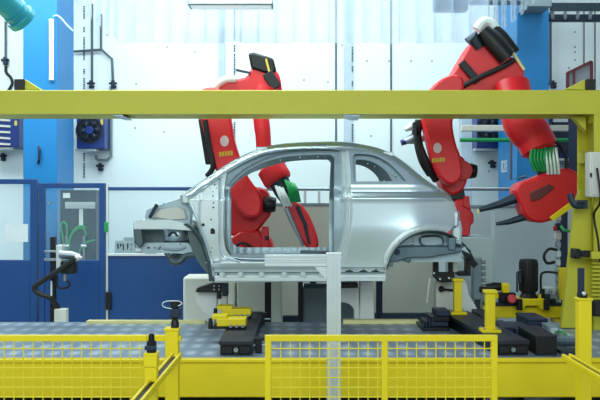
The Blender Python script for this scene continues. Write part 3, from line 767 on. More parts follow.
# ---- right robot
D = 11.0
r = thing('welding_robot', W(462,0,D), 'red welding robot behind the car tail, arm raised over the gantry beam', 'robot')
r.location.z = 0
zp = W(0,236,D).z
MB().box(W(440,0,D).x, W(487,0,D).x, D-0.35, D+0.5, 0, zp).build('pedestal', 'grey_panel', r, bevel=0.01)
b_ = MB().prism([(454,236),(454,214),(456,200),(468,198),(472,212),(474,214),(474,223),(471,225),(470,236)], D-0.25, 0.55).build('base', 'red', r, bevel=0.02)
MB().prism([(462,206),(464,196),(469,196),(470,210)], D-0.28, 0.06, D-0.25).build('cover', 'red', b_, bevel=0.01)
MB().prism([(450,200),(452,190),(464,189),(466,200)], D-0.15, 0.4).build('neck', 'black', r, bevel=0.01)
tu = MB().prism(spl2([(438,172),(443,158),(454,154),(464,158),(468,170),(467,182),(462,191),(452,195),(443,188)],3), D-0.2, 0.42).build('shoulder', 'red', r, bevel=0.03)
c = W(459,171,D)
MB().cyl(c + Vector((0,-0.24,0)), c + Vector((0,-0.18,0)), 0.13).build('axis_cap', 'red', tu, bevel=0.01)
MB().tube([W(465,171,D-0.1), W(471,171,D-0.1), W(476.5,171.5,D-0.1)], [0.10,0.10,0.085], 20).build('motor', 'black', tu, bevel=0.012)
MB().pbox(447, 176, 454, 181, D-0.22, 0.03).build('plug', 'black', tu, bevel=0.005)
la = MB().prism(spl2([(417,124),(419,104),(430,88),(446,80),(456,84),(456,98),(450,112),(446,126),(449,145),(454,160),(455,178),(444,186),(433,177),(425,158)],3), D-0.5, 0.26, D).build('lower_arm', 'red', r, bevel=0.035)
emblem(la, 437.5, 148, D-0.503, -0.08, 1.0)
for (a1, b1) in (((416,122),(428,166)), ((419,120),(422,160))):
    MB().tube(spline([W(a1[0],a1[1],D-0.3), W((a1[0]+b1[0])/2-3,(a1[1]+b1[1])/2,D-0.3), W(b1[0],b1[1],D-0.3), W(b1[0]+8,b1[1]+14,D-0.2)],5), 0.05, 10).build('cable_harness', 'rubber', la)
el = MB().prism(spl2([(433,96),(436,88),(446,81),(455,70),(462,58),(470,45),(477,38),(486,40),(497,50),(508,55),(518,60),(524,68),(523,82),(514,96),(495,106),(460,106)],3), D-0.2, 0.5).build('elbow', 'red', r, bevel=0.04)
MB().tube([W(483,30,D-0.25), W(490,38,D-0.25), W(507,58,D-0.25)], [0.09,0.12,0.12], 18).build('motor', 'black', el)
MB().tube([W(494,28,D-0.1), W(502,38,D-0.1), W(514,54,D-0.1)], [0.07,0.09,0.09], 16).build('motor', 'black', el)
MB().tube([W(468,42,D-0.22), W(473,37,D-0.22), W(480,48,D-0.22)], [0.06,0.09,0.06], 12).build('counterweight', 'dark_steel', el)
MB().obar(W(461,62,D-0.24), W(478,82,D-0.24), 0.1, 0.05, (0,1,0)).build('cover_strip', 'black', el, bevel=0.01)
MB().tube(spline([W(460,88,D-0.25), W(478,78,D-0.28), W(500,68,D-0.28), W(514,60,D-0.25)],5), 0.035, 10).build('hose', 'rubber', el)
MB().obar(W(511,50,D-0.23), W(524,70,D-0.23), 0.035, 0.03, (0,1,0)).build('edge_guard', 'cream', el)
MB().tube(spline([W(477,30,D-0.1), W(484,22,D-0.1), W(492,24,D-0.1), W(497,32,D-0.1)],5), 0.07, 10).build('air_line', 'orange', el)
fo = MB().tube(spline([W(512,84,D-0.3), W(516,104,D-0.4), W(522,122,D-0.5), W(534,138,D-0.55), W(541,152,D-0.6)],4), [0.22]*4+[0.235]*4+[0.25]*4+[0.235]*4+[0.19], 24, squash=0.95).build('forearm', 'red', r)
WD = D - 0.6
MB().tube([W(541,150,WD), W(545,160,WD), W(548,172,WD)], [0.15,0.155,0.14], 24).build('wrist', 'dark_steel', r)
dp = MB()
for k in range(7):
    x = 534 + k*3.3; dp.tube(spline([W(x-2,150-k*0.4,WD-0.16), W(x-3,160,WD-0.2), W(x+1,171,WD-0.17)],4), 0.02, 8)
dp.build('green_hose', 'green', r)
dp = MB()
for k in range(4):
    x = 546 + k*3.6; dp.tube(spline([W(x-1,148,WD-0.15), W(x+1,162,WD-0.21), W(x+2,174,WD-0.17)],4), 0.018, 8)
dp.build('white_hose', 'orange', r)
MB().tube(spline([W(541,142,WD-0.1), W(556,142,WD-0.1), W(565,154,WD-0.1), W(566,168,WD-0.1), W(560,178,WD-0.1)],5), 0.022, 8).build('black_hose', 'rubber', r)
gn = MB().prism(spl2([(512,193),(516,184),(532,178),(548,171),(566,169),(578,178),(579,192),(573,203),(560,212),(546,221),(532,222),(522,216),(518,205)],3), WD-0.15, 0.34, WD).build('welding_gun', 'red', r, bevel=0.035)
MB().prism([(546,217),(566,202),(575,196),(576,199),(568,208),(549,221)], WD-0.16, 0.06, WD).build('guard', 'yellow', gn, bevel=0.006)
MB().prism([(526,193),(546,184),(552,188),(536,200),(528,202)], WD-0.16, 0.04, WD).build('transformer', 'maroon', gn, bevel=0.012)
MB().tube([W(520,196,WD), W(500,204,WD), W(479,210,WD)], [0.075,0.05,0.03], 14).build('electrode_arm', 'dark_steel', gn)
MB().tube([W(528,216,WD), W(508,222,WD), W(496,224,WD)], [0.05,0.035,0.02], 14).build('electrode_arm', 'dark_steel', gn)
MB().tube([W(479,209,WD), W(478.5,214,WD)], [0.025,0.012], 10).build('electrode_tip', 'cream', gn)

# ---- left robot
D = 11.2
r = thing('welding_robot', W(253,0,D), 'red welding robot seen through the car door opening', 'robot')
r.location.z = 0
zp = W(0,254,D).z
MB().box(W(239,0,D).x, W(282,0,D).x, D-0.3, D+0.5, 0, zp).build('pedestal', 'beige', r, bevel=0.01)
bs = MB().prism([(230,254),(231,238),(240,232),(259,231),(262,238),(270,239),(275,254)], D-0.25, 0.6).build('base', 'red', r, bevel=0.02)
MB().prism([(261,254),(261.5,227),(268.5,227),(269,254)], D-0.28, 0.2).build('cover', 'red', bs, bevel=0.012)
MB().tube(spline([W(234,250,D-0.28), W(240,243,D-0.3), W(250,246,D-0.3), W(254,253,D-0.28)],5), 0.018, 8).build('hose', 'rubber', bs)
for (x, y) in ((265, 236), (257, 248)):
    MB().pbox(x, y, x+4, y+4, D-0.30, 0.04).build('plug', 'black', bs, bevel=0.004)
tu = MB().prism(spl2([(229,236),(229,204),(238,192),(252,187),(266,190),(271,203),(270,215),(264,223),(256,232),(240,236)],3), D-0.2, 0.45).build('shoulder', 'red', r, bevel=0.03)
MB().tube([W(264,204.5,D-0.22), W(270,204.5,D-0.22), W(276,205,D-0.22)], [0.10,0.11,0.09], 20).build('motor', 'black', tu, bevel=0.012)
MB().prism(ell(255,206,10.5), D-0.24, 0.06).build('axis_cap', 'red', tu, bevel=0.015)
MB().pbox(250, 213, 256, 217, D-0.25, 0.06).build('plug', 'black', tu, bevel=0.006)
la = MB().prism(spl2([(203,118),(201,104),(206,94),(218,92),(228,98),(232,112),(235,130),(239,150),(250,178),(263,196),(262,214),(248,216),(236,202),(222,178),(211,150)],3), D-0.48, 0.26, D).build('lower_arm', 'red', r, bevel=0.035)
emblem(la, 224.5, 141, D-0.483, -0.12, 1.05)
MB().obar(W(204.5,118,D-0.4), W(212,164,D-0.4), 0.16, 0.12, (0,1,0)).build('cable_harness', 'rubber', la, bevel=0.02)
MB().tube(spline([W(205,120,D-0.5), W(209,145,D-0.5), W(213,166,D-0.5), W(207,176,D-0.45)],5), 0.035, 10).build('cable_harness', 'rubber', la)
el = MB().prism(spl2([(206,104),(208,93),(220,85),(236,79),(247,76),(251,69),(262,66),(276,70),(281,82),(280,98),(268,108),(240,110),(214,112)],3), D-0.2, 0.5).build('elbow', 'red', r, bevel=0.04)
MB().prism([(249,56),(255,55),(274,61),(277,74),(270,77),(252,71)], D-0.23, 0.4, D).build('motor_cover', 'black', el, bevel=0.03)
MB().obar(W(267,73,D-0.24), W(277,88,D-0.24), 0.14, 0.06, (0,1,0)).build('cover_strip', 'black', el, bevel=0.01)
MB().obar(W(266,59,D-0.25), W(273,86,D-0.25), 0.025, 0.03, (0,1,0)).build('edge_guard', 'sticker', el)
MB().tube(spline([W(214,88,D-0.22), W(224,80,D-0.24), W(236,79,D-0.22)],5), 0.05, 12).build('air_line', 'orange', el)
MB().obar(W(236,70,D-0.2), W(250,73,D-0.2), 0.03, 0.03).build('sensor_bracket', 'dark_steel', el)
fo = MB().tube(spline([W(266,88,D-0.3), W(261,110,D-0.35), W(263,135,D-0.4), W(265,156,D-0.42), W(271,168,D-0.45), W(279,182,D-0.48)],4), [0.13]*4+[0.105]*4+[0.10]*4+[0.13]*4+[0.19]*4+[0.17], 24).build('forearm', 'red', r)
WD = D - 0.5
MB().tube([W(278,180,WD), W(285,192,WD), W(290,202,WD)], [0.13,0.13,0.10], 22).build('wrist', 'dark_steel', r)
dp = MB()
for k in range(5): dp.tube(spline([W(285+k*2.2,180+k,WD-0.12), W(289+k*2,190,WD-0.18), W(291+k*2.2,202,WD-0.14)],4), 0.018, 8)
dp.build('green_hose', 'green', r)
dp = MB()
for k in range(3): dp.tube(spline([W(276+k*3,186+k,WD-0.14), W(280+k*3,196,WD-0.18), W(285+k*3,206,WD-0.12)],4), 0.02, 8)
dp.build('white_hose', 'orange', r)
gn = MB().prism(spl2([(284,209),(290,201),(300,204),(309,215),(317,235),(318,246),(311,250),(303,243),(293,226)],3), WD-0.12, 0.3, WD).build('welding_gun', 'red', r, bevel=0.03)
MB().tube([W(286,208,WD-0.15), W(294,226,WD-0.15), W(303,246,WD-0.15)], [0.035,0.03,0.018], 12).build('electrode_arm', 'steel', gn)
MB().tube([W(297,206,WD-0.14), W(305,224,WD-0.14), W(309,244,WD-0.14)], [0.025,0.022,0.015], 12).build('electrode_arm', 'dark_steel', gn)
# ================================================================== CAR SUPPORTS
# tall ivory boxes behind
tag(MB().box(W(183,0,11.3).x, W(235,0,11.3).x, 11.3, 11.8, 0, W(0,277,11.3).z).build('equipment_box', 'ivory', bevel=0.03), 'large ivory box under the front of the car before blue fence', 'box')
mb = thing('machine_base', (W(320,0,10.3).x, 10.5, 0), 'grey machine base under the middle of the car', 'machine')
MB().box(W(302,0,10.3).x, W(358,0,10.3).x, 10.3, 10.9, 0, W(0,287,10.3).z).build('housing', 'machine', mb, bevel=0.02)
MB().box(W(298,0,10.2).x, W(303,0,10.2).x, 10.2, 10.35, 0, W(0,281,10.2).z).build('corner_post', 'black', mb, bevel=0.005)
MB().pbox(304, 284, 340, 288, 10.27, 0.1).build('top_edge', 'dark_steel', mb)
bp = thing('cable_duct', (W(379.5,0,10.6).x, 10.6, 0), 'tall black duct behind the arched white stand', 'duct')
MB().box(W(376.5,0,10.6).x, W(382.5,0,10.6).x, 10.6, 10.7, 0, W(0,279,10.6).z).build('body', 'navy', bp, bevel=0.004)
tag(MB().box(W(236,0,11.9).x, W(330,0,11.9).x, 11.9, 12.0, 0, W(0,316,11.9).z).build('kick_board', 'dark_steel'), 'low dark board along floor behind left robot', 'board')
tag(MB().box(W(331,0,11.9).x, W(440,0,11.9).x, 11.9, 12.0, 0, W(0,313.5,11.9).z).build('kick_board', 'dark_steel'), 'low dark board along floor beneath the wheel arch', 'board')
# left fixture stand
SD = 9.62
def to_floor(m): return m
s = thing('fixture_stand', (W(208,0,SD).x, SD, 0), 'white bracket stand with black clamp under the front sill', 'stand')
MB().prism([(196,288),(217,288),(217,302),(214,330),(206,330),(206,315),(196,303)], SD, 0.14).build('column', 'white', s, bevel=0.01)
MB().box(W(206,0,SD).x-0.05, W(214,0,SD).x+0.08, SD-0.02, SD+0.2, 0, W(0,328,SD).z).build('foot', 'white', s, bevel=0.01)
cl = MB().prism([(197,291),(198,287),(207,284),(215,282),(228,282.5),(228,291)], SD-0.14, 0.2, SD).build('clamp', 'black', s, bevel=0.008)
MB().pbox(217, 287, 221, 299, SD-0.13, 0.1).build('clamp_arm', 'black', cl, bevel=0.005)
MB().pbox(222, 284, 228, 296, SD-0.16, 0.1).build('cylinder', 'dark_steel', cl, bevel=0.01)
for x, y in ((214,286),(219,286),(214,289.5),(219,289.5)): MB().cyl(W(x,y,SD-0.15), W(x,y,SD-0.13), 0.01, n=8).build('bolt', 'steel', cl)
MB().pbox(221, 296, 227, 306, SD-0.1, 0.12).build('bracket', 'ivory', s, bevel=0.006)
# arched centre stand
s = thing('fixture_stand', (W(362,0,SD).x, SD, 0), 'white arched stand under the rear of the sill', 'stand')
MB().prism([(360,281.5),(373,281.5),(374,302),(375,330),(358.5,330),(360,302)], SD, 0.16).build('column', 'white', s, bevel=0.012)
MB().box(W(358,0,SD).x, W(375.5,0,SD).x, SD-0.01, SD+0.17, 0, W(0,328,SD).z).build('foot', 'white', s, bevel=0.01)
MB().prism([(338,288),(359.5,288),(359.5,330)] + spl2([(354,318),(354,310),(350,305),(344,303),(338,303)],3), SD+0.03, 0.1, SD).build('arch', 'white', s, bevel=0.01)
MB().pbox(338, 283, 358, 288, SD-0.1, 0.25).build('saddle', 'black', s, bevel=0.008)
# rear riser
RD = 9.62
s = thing('fixture_stand', (W(448,0,RD).x, RD, 0), 'white riser with black bracket under the car tail', 'stand')
MB().prism([(436,282),(452,280),(455,300),(456,332),(434,332),(436,304)], RD, 0.18).build('column', 'ivory', s, bevel=0.012)
MB().prism([(455,284),(466,280),(470,296),(480,313),(480,332),(455,332)], RD+0.02, 0.14, RD).build('gusset', 'white', s, bevel=0.012)
br = MB().prism([(431,258),(436,258),(436,271),(446,271),(446,254),(450,252),(452,280),(440,281),(435,280),(431,275)], RD-0.2, 0.10, RD).build('bracket', 'black', s, bevel=0.008)
for x, y in ((434,273),(440,279),(449,278),(449,258)): MB().cyl(W(x,y,RD-0.215), W(x,y,RD-0.2), 0.012, n=8).build('bolt', 'steel', br)
MB().pbox(453, 252, 458, 272, RD-0.22, 0.12).build('clamp_cylinder', 'ivory', br, bevel=0.01)
MB().pbox(452, 249, 470, 254, RD-0.2, 0.2).build('clamp_jaw', 'dark_steel', br, bevel=0.008)
MB().pbox(466, 250, 471, 274, RD-0.22, 0.12).build('clamp_arm', 'black', br, bevel=0.008)
MB().pbox(458, 272, 471, 276, RD-0.2, 0.2).build('clamp_base', 'black', br, bevel=0.008)
MB().obar(W(468,258,RD-0.2), W(476,266,RD-0.2), 0.07, 0.05, (0,1,0)).build('clamp_lever', 'black', br, bevel=0.006)
MB().pbox(453, 251.5, 456.5, 255, RD-0.25, 0.04).build('sensor', 'sticker', br, bevel=0.004)
m = MB().tube([W(441.5,289,RD-0.04), W(455,290.5,RD-0.04)], 0.012, 8); m.ball(W(441.5,289,RD-0.04), 0.035)
m.build('lever', 'black', s)
tag(MB().tube(spline([W(430,278,RD-0.3), W(428,292,RD-0.3), W(427,303,RD-0.28)],4), 0.012, 8).build('sensor_cable', 'ivory'), 'thin pale cable dangling left of the rear riser', 'cable')
pv = thing('valve_block', (W(476,0,9.9).x, 9.9, 0), 'grey pneumatic valve block right of the white rear riser', 'valve')
MB().pbox(473, 258, 482, 300, 9.85, 0.12).build('manifold', 'machine', pv, bevel=0.012)
for k in range(6): MB().cyl(W(482,262+k*6,9.88), W(485.5,262+k*6,9.88), 0.022, n=10).build('fitting', 'steel', pv)
MB().box(W(475,0,9.9).x, W(480,0,9.9).x, 9.88, 9.95, 0, W(0,299,9.9).z).build('post', 'dark_steel', pv)
MB().pbox(480, 287, 487, 292, 9.8, 0.06).build('solenoid', 'black', pv, bevel=0.005)
# dark tooling on the deck left of the bollard rail
tk = thing('tooling_stack', (W(428,0,9.3).x, 9.3, DECK), 'low dark pile of tooling plates on the deck at rear wheel', 'tooling')
for k, (a, b, y0, y1, h0, h1) in enumerate(((420,446,8.9,9.4,0,0.035),(424,447,9.0,9.4,0.035,0.08),(430,449,9.05,9.45,0.08,0.13),(436,450,9.1,9.4,0.13,0.19))):
    MB().box(W(a,0,9.1).x, W(b,0,9.1).x, y0, y1, DECK+h0, DECK+h1).build('plate', 'navy' if k % 2 else 'black', tk, bevel=0.006)
for i in range(4):
    x = W(423+i*3.5,0,8.95).x; MB().cyl((x,8.93+0.03*i,DECK+0.035), (x,8.93+0.03*i,DECK+0.075+0.02*i), 0.018, n=10).build('bolt', 'dark_steel', tk)

for px, w_, mt, label in ((268, 9, 'machine', 'small grey clamp at the lower edge of door opening beside robot base'), (313, 14, 'dark_steel', 'dark grey clamp at the lower edge of the door opening near pillar')):
    z_ = W(0,263,10.45).z; X_ = W(px,0,10.45).x; u_ = U(1,10.45)
    c = thing('sill_clamp', (X_, 10.45, 0), label, 'clamp')
    MB().box(X_-0.04, X_+0.04, 10.42, 10.5, 0, z_).build('post', 'black', c)
    MB().box(X_-w_*u_/2, X_+w_*u_/2, 10.40, 10.52, z_, z_+0.08).build('body', mt, c, bevel=0.015)
    MB().tube([(X_-w_*u_*0.3, 10.44, z_+0.07), (X_+w_*u_*0.1, 10.44, z_+0.17)], [0.045, 0.03], 12).build('cylinder', 'steel', c)
    MB().box(X_+w_*u_*0.15, X_+w_*u_*0.45, 10.41, 10.47, z_+0.08, z_+0.13).build('jaw', 'alu', c, bevel=0.01)
# ================================================================== RIGHT MACHINERY
XD = 10.2
cs = thing('cross_slide', (W(525,0,XD).x, XD, 0), 'yellow cross slide carriage with black rollers behind the rails', 'machine')
MB().box(W(488,0,XD).x, W(566,0,XD).x, XD, XD+0.3, W(0,318,XD).z, W(0,306,XD).z).build('beam', 'yellow', cs, bevel=0.01)
MB().box(W(484,0,XD).x, W(562,0,XD).x, XD-0.02, XD+0.1, W(0,306,XD).z, W(0,302.5,XD).z).build('guide_rail', 'dark_steel', cs, bevel=0.006)
MB().prism([(519,299),(546,299),(546,310),(541,310),(538,306),(526,306),(523,310),(519,310)], XD-0.1, 0.3).build('carriage', 'yellow', cs, bevel=0.01)
for x in (519.5, 546.5):
    mm = MB().tube([W(x,299,XD-0.13), W(x,310,XD-0.13)], U(3,XD), 14); mm.build('roller', 'black', cs, bevel=0.008)
for x in (495, 535, 560): MB().box(W(x-4,0,XD).x, W(x+4,0,XD).x, XD+0.05, XD+0.25, 0, W(0,317,XD).z).build('leg', 'yellow', cs, bevel=0.006)
MB().pbox(531, 317, 539, 322, XD-0.05, 0.1).build('stop', 'yellow', cs, bevel=0.006)
mo = thing('electric_motor', W(528.5,299,XD+0.05), 'black upright electric motor on the yellow cross slide', 'motor')
mm = MB(); a = W(528.5,292,XD+0.05); b = W(528.5,259,XD+0.05)
mm.tube([a, a+(b-a)*0.06, b-(b-a)*0.08, b-(b-a)*0.02, b], [U(8,XD),U(9,XD),U(9,XD),U(8.6,XD),U(6.5,XD)], 28); mm.build('housing', 'rubber', mo)
MB().tube([W(528.5,299,XD+0.05), W(528.5,292,XD+0.05)], [U(10,XD),U(6.5,XD)], 20).build('flange', 'black', mo)
for k in range(14):
    m = MB(); an = 2*math.pi*k/14; c = a + Vector((U(9,XD)*math.cos(an), U(9,XD)*math.sin(an), 0.02)); e = c + Vector((0,0,(b.z-a.z)*0.85)); m.obar(c, e, 0.012, 0.012, (0,1,0)).build('cooling_fin', 'black', mo)
MB().pbox(517.5, 273, 522, 283, XD-0.05, 0.08).build('terminal_box', 'dark_steel', mo, bevel=0.008)
kn = thing('handwheel', W(512,303,XD-0.1), 'small red hand knob left of the black motor', 'knob')
MB().tube([W(512,299,XD-0.28), W(512,299,XD-0.16)], [U(4.5,XD)]*2, 16).build('grip', 'knob_red', kn, bevel=0.015)
MB().tube([W(512,299,XD-0.2), W(512,299,XD)], 0.02, 8).build('shaft', 'steel', kn)
ac = thing('actuator', W(500,302,XD-0.05), 'black lever actuator with yellow block left of red knob', 'actuator')
MB().tube([W(481,289,XD), W(495,287,XD), W(503,286,XD)], [0.05,0.06,0.04], 14).build('arm', 'black', ac)
MB().pbox(503, 284, 510, 293, XD-0.12, 0.14).build('block', 'yellow', ac, bevel=0.01)
MB().pbox(500, 293, 516, 302.5, XD-0.06, 0.12).build('base', 'black', ac, bevel=0.008)
MB().pbox(488, 294, 499, 299, XD-0.06, 0.12).build('side_block', 'yellow', ac, bevel=0.01)
MB().tube([W(517,292,XD-0.05), W(517.5,272,XD-0.05), W(521,270,XD-0.05)], 0.014, 8).build('conduit', 'dark_steel', ac)
# pneumatic mast
PD = 11.3
pn = thing('pneumatic_mast', (W(560,0,PD).x, PD, 0), 'upright mast of silver air fittings left of the gantry post', 'pneumatics')
MB().box(W(563,0,PD).x, W(569,0,PD).x, PD+0.05, PD+0.15, 0, W(0,200,PD).z).build('post', 'navy', pn, bevel=0.006)
for k in range(10):
    y = 214 + k*9.2; w = random.uniform(2.2, 4.2)
    MB().pbox(558-w/2, y, 558+w/2+1.5, y+random.uniform(5,8), PD-0.05, 0.08).build('fitting', random.choice(['steel','alu','black','dark_steel','ivory']), pn, bevel=0.008)
MB().tube([W(558,212,PD), W(558,310,PD)], 0.018, 8).build('pipe', 'steel', pn)
MB().pbox(554, 226, 557, 231, PD-0.06, 0.05).build('red_fitting', 'knob_red', pn, bevel=0.006)
MB().pbox(545, 287, 556, 293, PD-0.1, 0.1).build('air_cylinder', 'alu', pn, bevel=0.015)
MB().pbox(552, 295, 559, 312, PD-0.1, 0.1).build('filter_bowl', 'machine', pn, bevel=0.02)
MB().pbox(560, 268, 568, 300, PD-0.12, 0.12).build('bracket', 'yellow', pn, bevel=0.012)
tag(MB().tube(spline([W(557,250,PD-0.1), W(549,249,PD-0.1), W(544,256,PD-0.1), W(547,263,PD-0.1), W(555,262,PD-0.1)],6), 0.02, 8).build('air_hose', 'rubber'), 'black hose looping left from the silver mast', 'hose')
tag(MB().tube(spline([W(541,295,PD-0.3), W(541,276,PD-0.3), W(546,272,PD-0.3), W(557,273,PD-0.1)],6), 0.016, 8).build('air_hose', 'rubber'), 'black hose rising from motor to the silver mast', 'hose')
tag(MB().tube(spline([W(561,226,PD-0.1), W(564,230,PD-0.2), W(570,231,PD-0.3), W(578,229,PD-0.35)],6), 0.02, 8).build('air_hose', 'green'), 'green hose between the silver mast and gantry post', 'hose')
fb = thing('valve_cluster', W(548,303,XD-0.05), 'cluster of small dark valves right of the black motor', 'valve')
for x, y, w, h, mt in ((541,289,4,11,'black'),(546,294,4,8,'dark_steel'),(550,290,3,10,'steel'),(538.5,294,3,6,'sticker')):
    MB().pbox(x, y, x+w, y+h, XD-0.04, 0.07).build('valve', mt, fb, bevel=0.006)
MB().pbox(538, 299, 556, 302.5, XD-0.06, 0.1).build('base', 'black', fb)
# small things on the deck right of the bollard rail
for (a, b, y0, y1, h, mt, label) in ((503,514,8.45,8.95,0.11,'navy','dark blue box on the deck just right of the near bollard'),
                              (515,533,8.5,9.0,0.09,'dark_steel','grey-blue flat box on the deck behind black cover box'),
                              (528,548,8.9,9.4,0.13,'navy','dark blue crate at the back of deck below the cross slide')):
    c = thing('equipment_box', ((W(a,0,y0).x+W(b,0,y0).x)/2, (y0+y1)/2, DECK), label, 'box')
    MB().box(W(a,0,y0).x, W(b,0,y0).x, y0, y1, DECK, DECK+h*0.8).build('body', mt, c, bevel=0.008)
    MB().box(W(a,0,y0).x-0.006, W(b,0,y0).x+0.006, y0-0.006, y1+0.006, DECK+h*0.8, DECK+h).build('lid', mt, c, bevel=0.006)
sb = thing('connector_box', W(551,332,8.75), 'small pale connector box on the deck with a green cable', 'box')
sb.location.z = DECK
MB().box(W(547,0,8.6).x, W(558,0,8.6).x, 8.55, 8.8, DECK, DECK+0.11).build('housing', 'machine', sb, bevel=0.01)
MB().box(W(549,0,8.6).x, W(556,0,8.6).x, 8.535, 8.55, DECK+0.03, DECK+0.09).build('socket', 'alu', sb)
tag(MB().tube(spline([(W(557,0,8.5).x,8.52,DECK+0.05),(W(561,0,8.4).x,8.42,DECK+0.07),(W(566,0,8.4).x,8.38,DECK+0.03),(W(560,0,8.2).x,8.25,DECK+0.012)],6), 0.014, 8).build('cable', 'green'), 'green cable from the pale connector box on deck', 'cable')
fl = thing('bellows_hose', (W(563,0,8.0).x, 7.9, DECK), 'ribbed silver-blue bellows hose lying on the deck', 'hose')
pts = []; rs = []
for k in range(25):
    pts.append(Vector((W(556,0,7.9).x + 0.0085*k, 7.95, DECK+0.055))); rs.append(0.054 if k % 2 else 0.042)
MB().tube(pts, rs, 16).build('bellows', 'steel', fl)
mm = MB().box(W(556,0,7.7).x, W(576,0,7.7).x, 7.55, 7.72, DECK, DECK+0.03)
tag(mm.build('plate', 'dark_steel', bevel=0.005), 'flat dark plate on the deck in front of bellows hose', 'plate')
# under-deck pipes on the floor
for X, mt, label in ((2.0, 'steel', 'silver pipe on the floor under the platform below bollard rail'), (2.35, 'machine', 'grey cable tray pipe on floor under platform, right of silver pipe')):
    tag(MB().tube([(X-0.3, 7.4, 0.07), (X+0.5, 8.15, 0.07)], 0.07, 14).build('floor_pipe', mt), label, 'pipe')

# ================================================================== BACK WALL EQUIPMENT
def cooler(px0, py0, px1, py1, d, label, louver=False):
    c = thing('cooling_unit', W((px0+px1)/2, py1, d), label, 'cooler')
    MB().pbox(px0, py0, px1, py1, d, 15.0-d).build('housing', 'unit_blue', c, bevel=0.012)
    if louver:
        m = MB()
        for k in range(5):
            y = py0 + 5 + k*6; q = [W(px0+2, y, d-0.01), W(px1-8, y+1.5, d-0.01)]; m.obar(q[0], q[1], 0.03, 0.035)
        m.build('louvre', 'ivory', c)
    else:
        cx = px0 + (px1-px0)*0.45; cy = py0 + (py1-py0)*0.5
        rr = (py1-py0)*0.36
        MB().prism(ell(cx, cy, rr), d-0.012, 0.02).build('fan_opening', 'rubber', c)
        m = MB()
        for k in range(6):
            a = k*math.pi/3; p = W(cx, cy, d-0.03); u = Vector((math.cos(a),0,math.sin(a))); v = Vector((-math.sin(a),0,math.cos(a))); R = U(rr*0.9,d)
            q = [p+u*R*0.2-v*0.03, p+u*R*0.9-v*0.07+Vector((0,0.012,0)), p+u*R*0.9+v*0.07, p+u*R*0.2+v*0.03]
            m.add(q, [(0,1,2,3)])
        m.build('fan_blade', 'dark_steel', c, solid=0.006, recalc=False)
        MB().prism(ell(cx, cy, rr*0.33), d-0.06, 0.05).build('fan_hub', 'unit_blue', c, bevel=0.01)
        m = MB()
        for f in (1.0, 0.7): m.tube([W(cx+rr*f*math.cos(a*math.pi/14), cy+rr*f*math.sin(a*math.pi/14), d-0.065) for a in range(28)], 0.008, 6, closed=True)
        m.build('fan_guard', 'navy', c)
    MB().pbox(px1-4, py0+(py1-py0)*0.2, px1-1.5, py0+(py1-py0)*0.35, d-0.008, 0.01).build('sticker', 'sticker', c)
    MB().pbox(px0-2, py1, px1-8, py1+2.5, d+0.05, 0.2).build('bracket', 'alu', c, bevel=0.005)
    return c
cooler(76.5, 112, 104.5, 148.5, 14.55, 'blue cooling unit with round fan just right of the blue column')
cooler(-14, 114, 18.5, 147, 14.4, 'blue cooling unit with slatted louvres at the left edge', True)
cooler(477, 110, 507, 148, 14.5, 'dark blue cooling unit behind right robot left of the blue column')
cooler(559, 112, 580, 158, 14.4, 'dark blue unit behind the gantry post at right')
def pipe(pts, d, r, label, name='thin_pipe', mt='wire', sm_=False, cat='pipe'):
    q = [W(x, y, d) for x, y in pts]
    if sm_: q = spline(q, 6)
    return tag(MB().tube(q, r, 8).build(name, mt), label, cat)
WDp = 14.93
pipe([(111,86),(111,156),(107,160),(98,160),(96,158),(96,155)], 14.94, 0.026, 'thin pipe bending under the fan unit beside the blue column', mt='machine')
pipe([(92,4),(92,85)], WDp, 0.022, 'straight thin pipe down the white wall right of left column')
pipe([(73.5,51.5),(102.5,49.5)], WDp, 0.022, 'short level pipe joining left column to the wall pipes')
pipe([(101,14),(101,49),(112,59),(113,85)], WDp, 0.022, 'bent thin pipe down the white wall above the fan unit')
pipe([(5.5,15),(5.5,58)], 14.95, 0.02, 'thin pipe at left edge above the black valve')
pipe([(6,66),(6,72),(11,78),(12,84),(8,91)], 14.972, 0.026, 'black hose curving below the valve at left edge', 'thin_hose', 'rubber', True, 'hose')
pipe([(53,16.5),(57,15.5),(62,19),(67,25),(73,31)], 12.96, 0.012, 'grey cable from the tube lamp across the left column', 'lamp_cable', 'pale_trim', True, 'cable')
pipe([(474,112),(474,148),(477,150.5),(497,150)], 14.94, 0.024, 'thin pipe bending under the right cooling unit')
pipe([(511,130),(511,180),(526,176)], 12.9, 0.02, 'thin dark conduit running down the right blue column')
pipe([(550.5,12),(550.5,84)], 14.94, 0.024, 'thin dark pipe down right side of the right blue column')
pipe([(584,4),(584,84)], 14.97, 0.01, 'thin vertical wire above the maroon framed board, left', 'hanging_wire', 'rubber', False, 'wire')
pipe([(595,4),(595,84)], 14.97, 0.01, 'thin vertical wire above the gantry end block, right', 'hanging_wire', 'rubber', False, 'wire')
def valve(px, py, d, label):
    p = W(px, py, d); v = thing('valve', p, label, 'valve', 'small dark valves on the pipes')
    MB().tube([p+Vector((0,0,-0.07)), p+Vector((0,0,0.07))], 0.035, 10).build('body', 'navy', v)
    MB().tube([p+Vector((-0.07,0,0.02)), p+Vector((0.07,0,0.02))], 0.02, 8).build('handle', 'black', v)
    MB().ball(p+Vector((0.03,-0.02,-0.04)), 0.04).build('knob', 'navy', v)
    return v
valve(91, 84.5, WDp-0.01, 'dark valve on the straight pipe on the white wall')
valve(113, 84.5, WDp-0.01, 'dark valve at the foot of the bent pipe above fan unit')
valve(5, 61, 14.962, 'dark valve on the pipe at the top left edge')
valve(100, 167, 14.962, 'dark valve below the fan unit beside left column')
valve(2.5, 157, 14.962, 'dark valve below the louvred cooling unit at left edge')
valve(492, 164, 14.962, 'dark valve hanging below the right cooling unit')
valve(552.5, 84.5, 14.962, 'dark valve on the pipe beside the right column above the gantry')
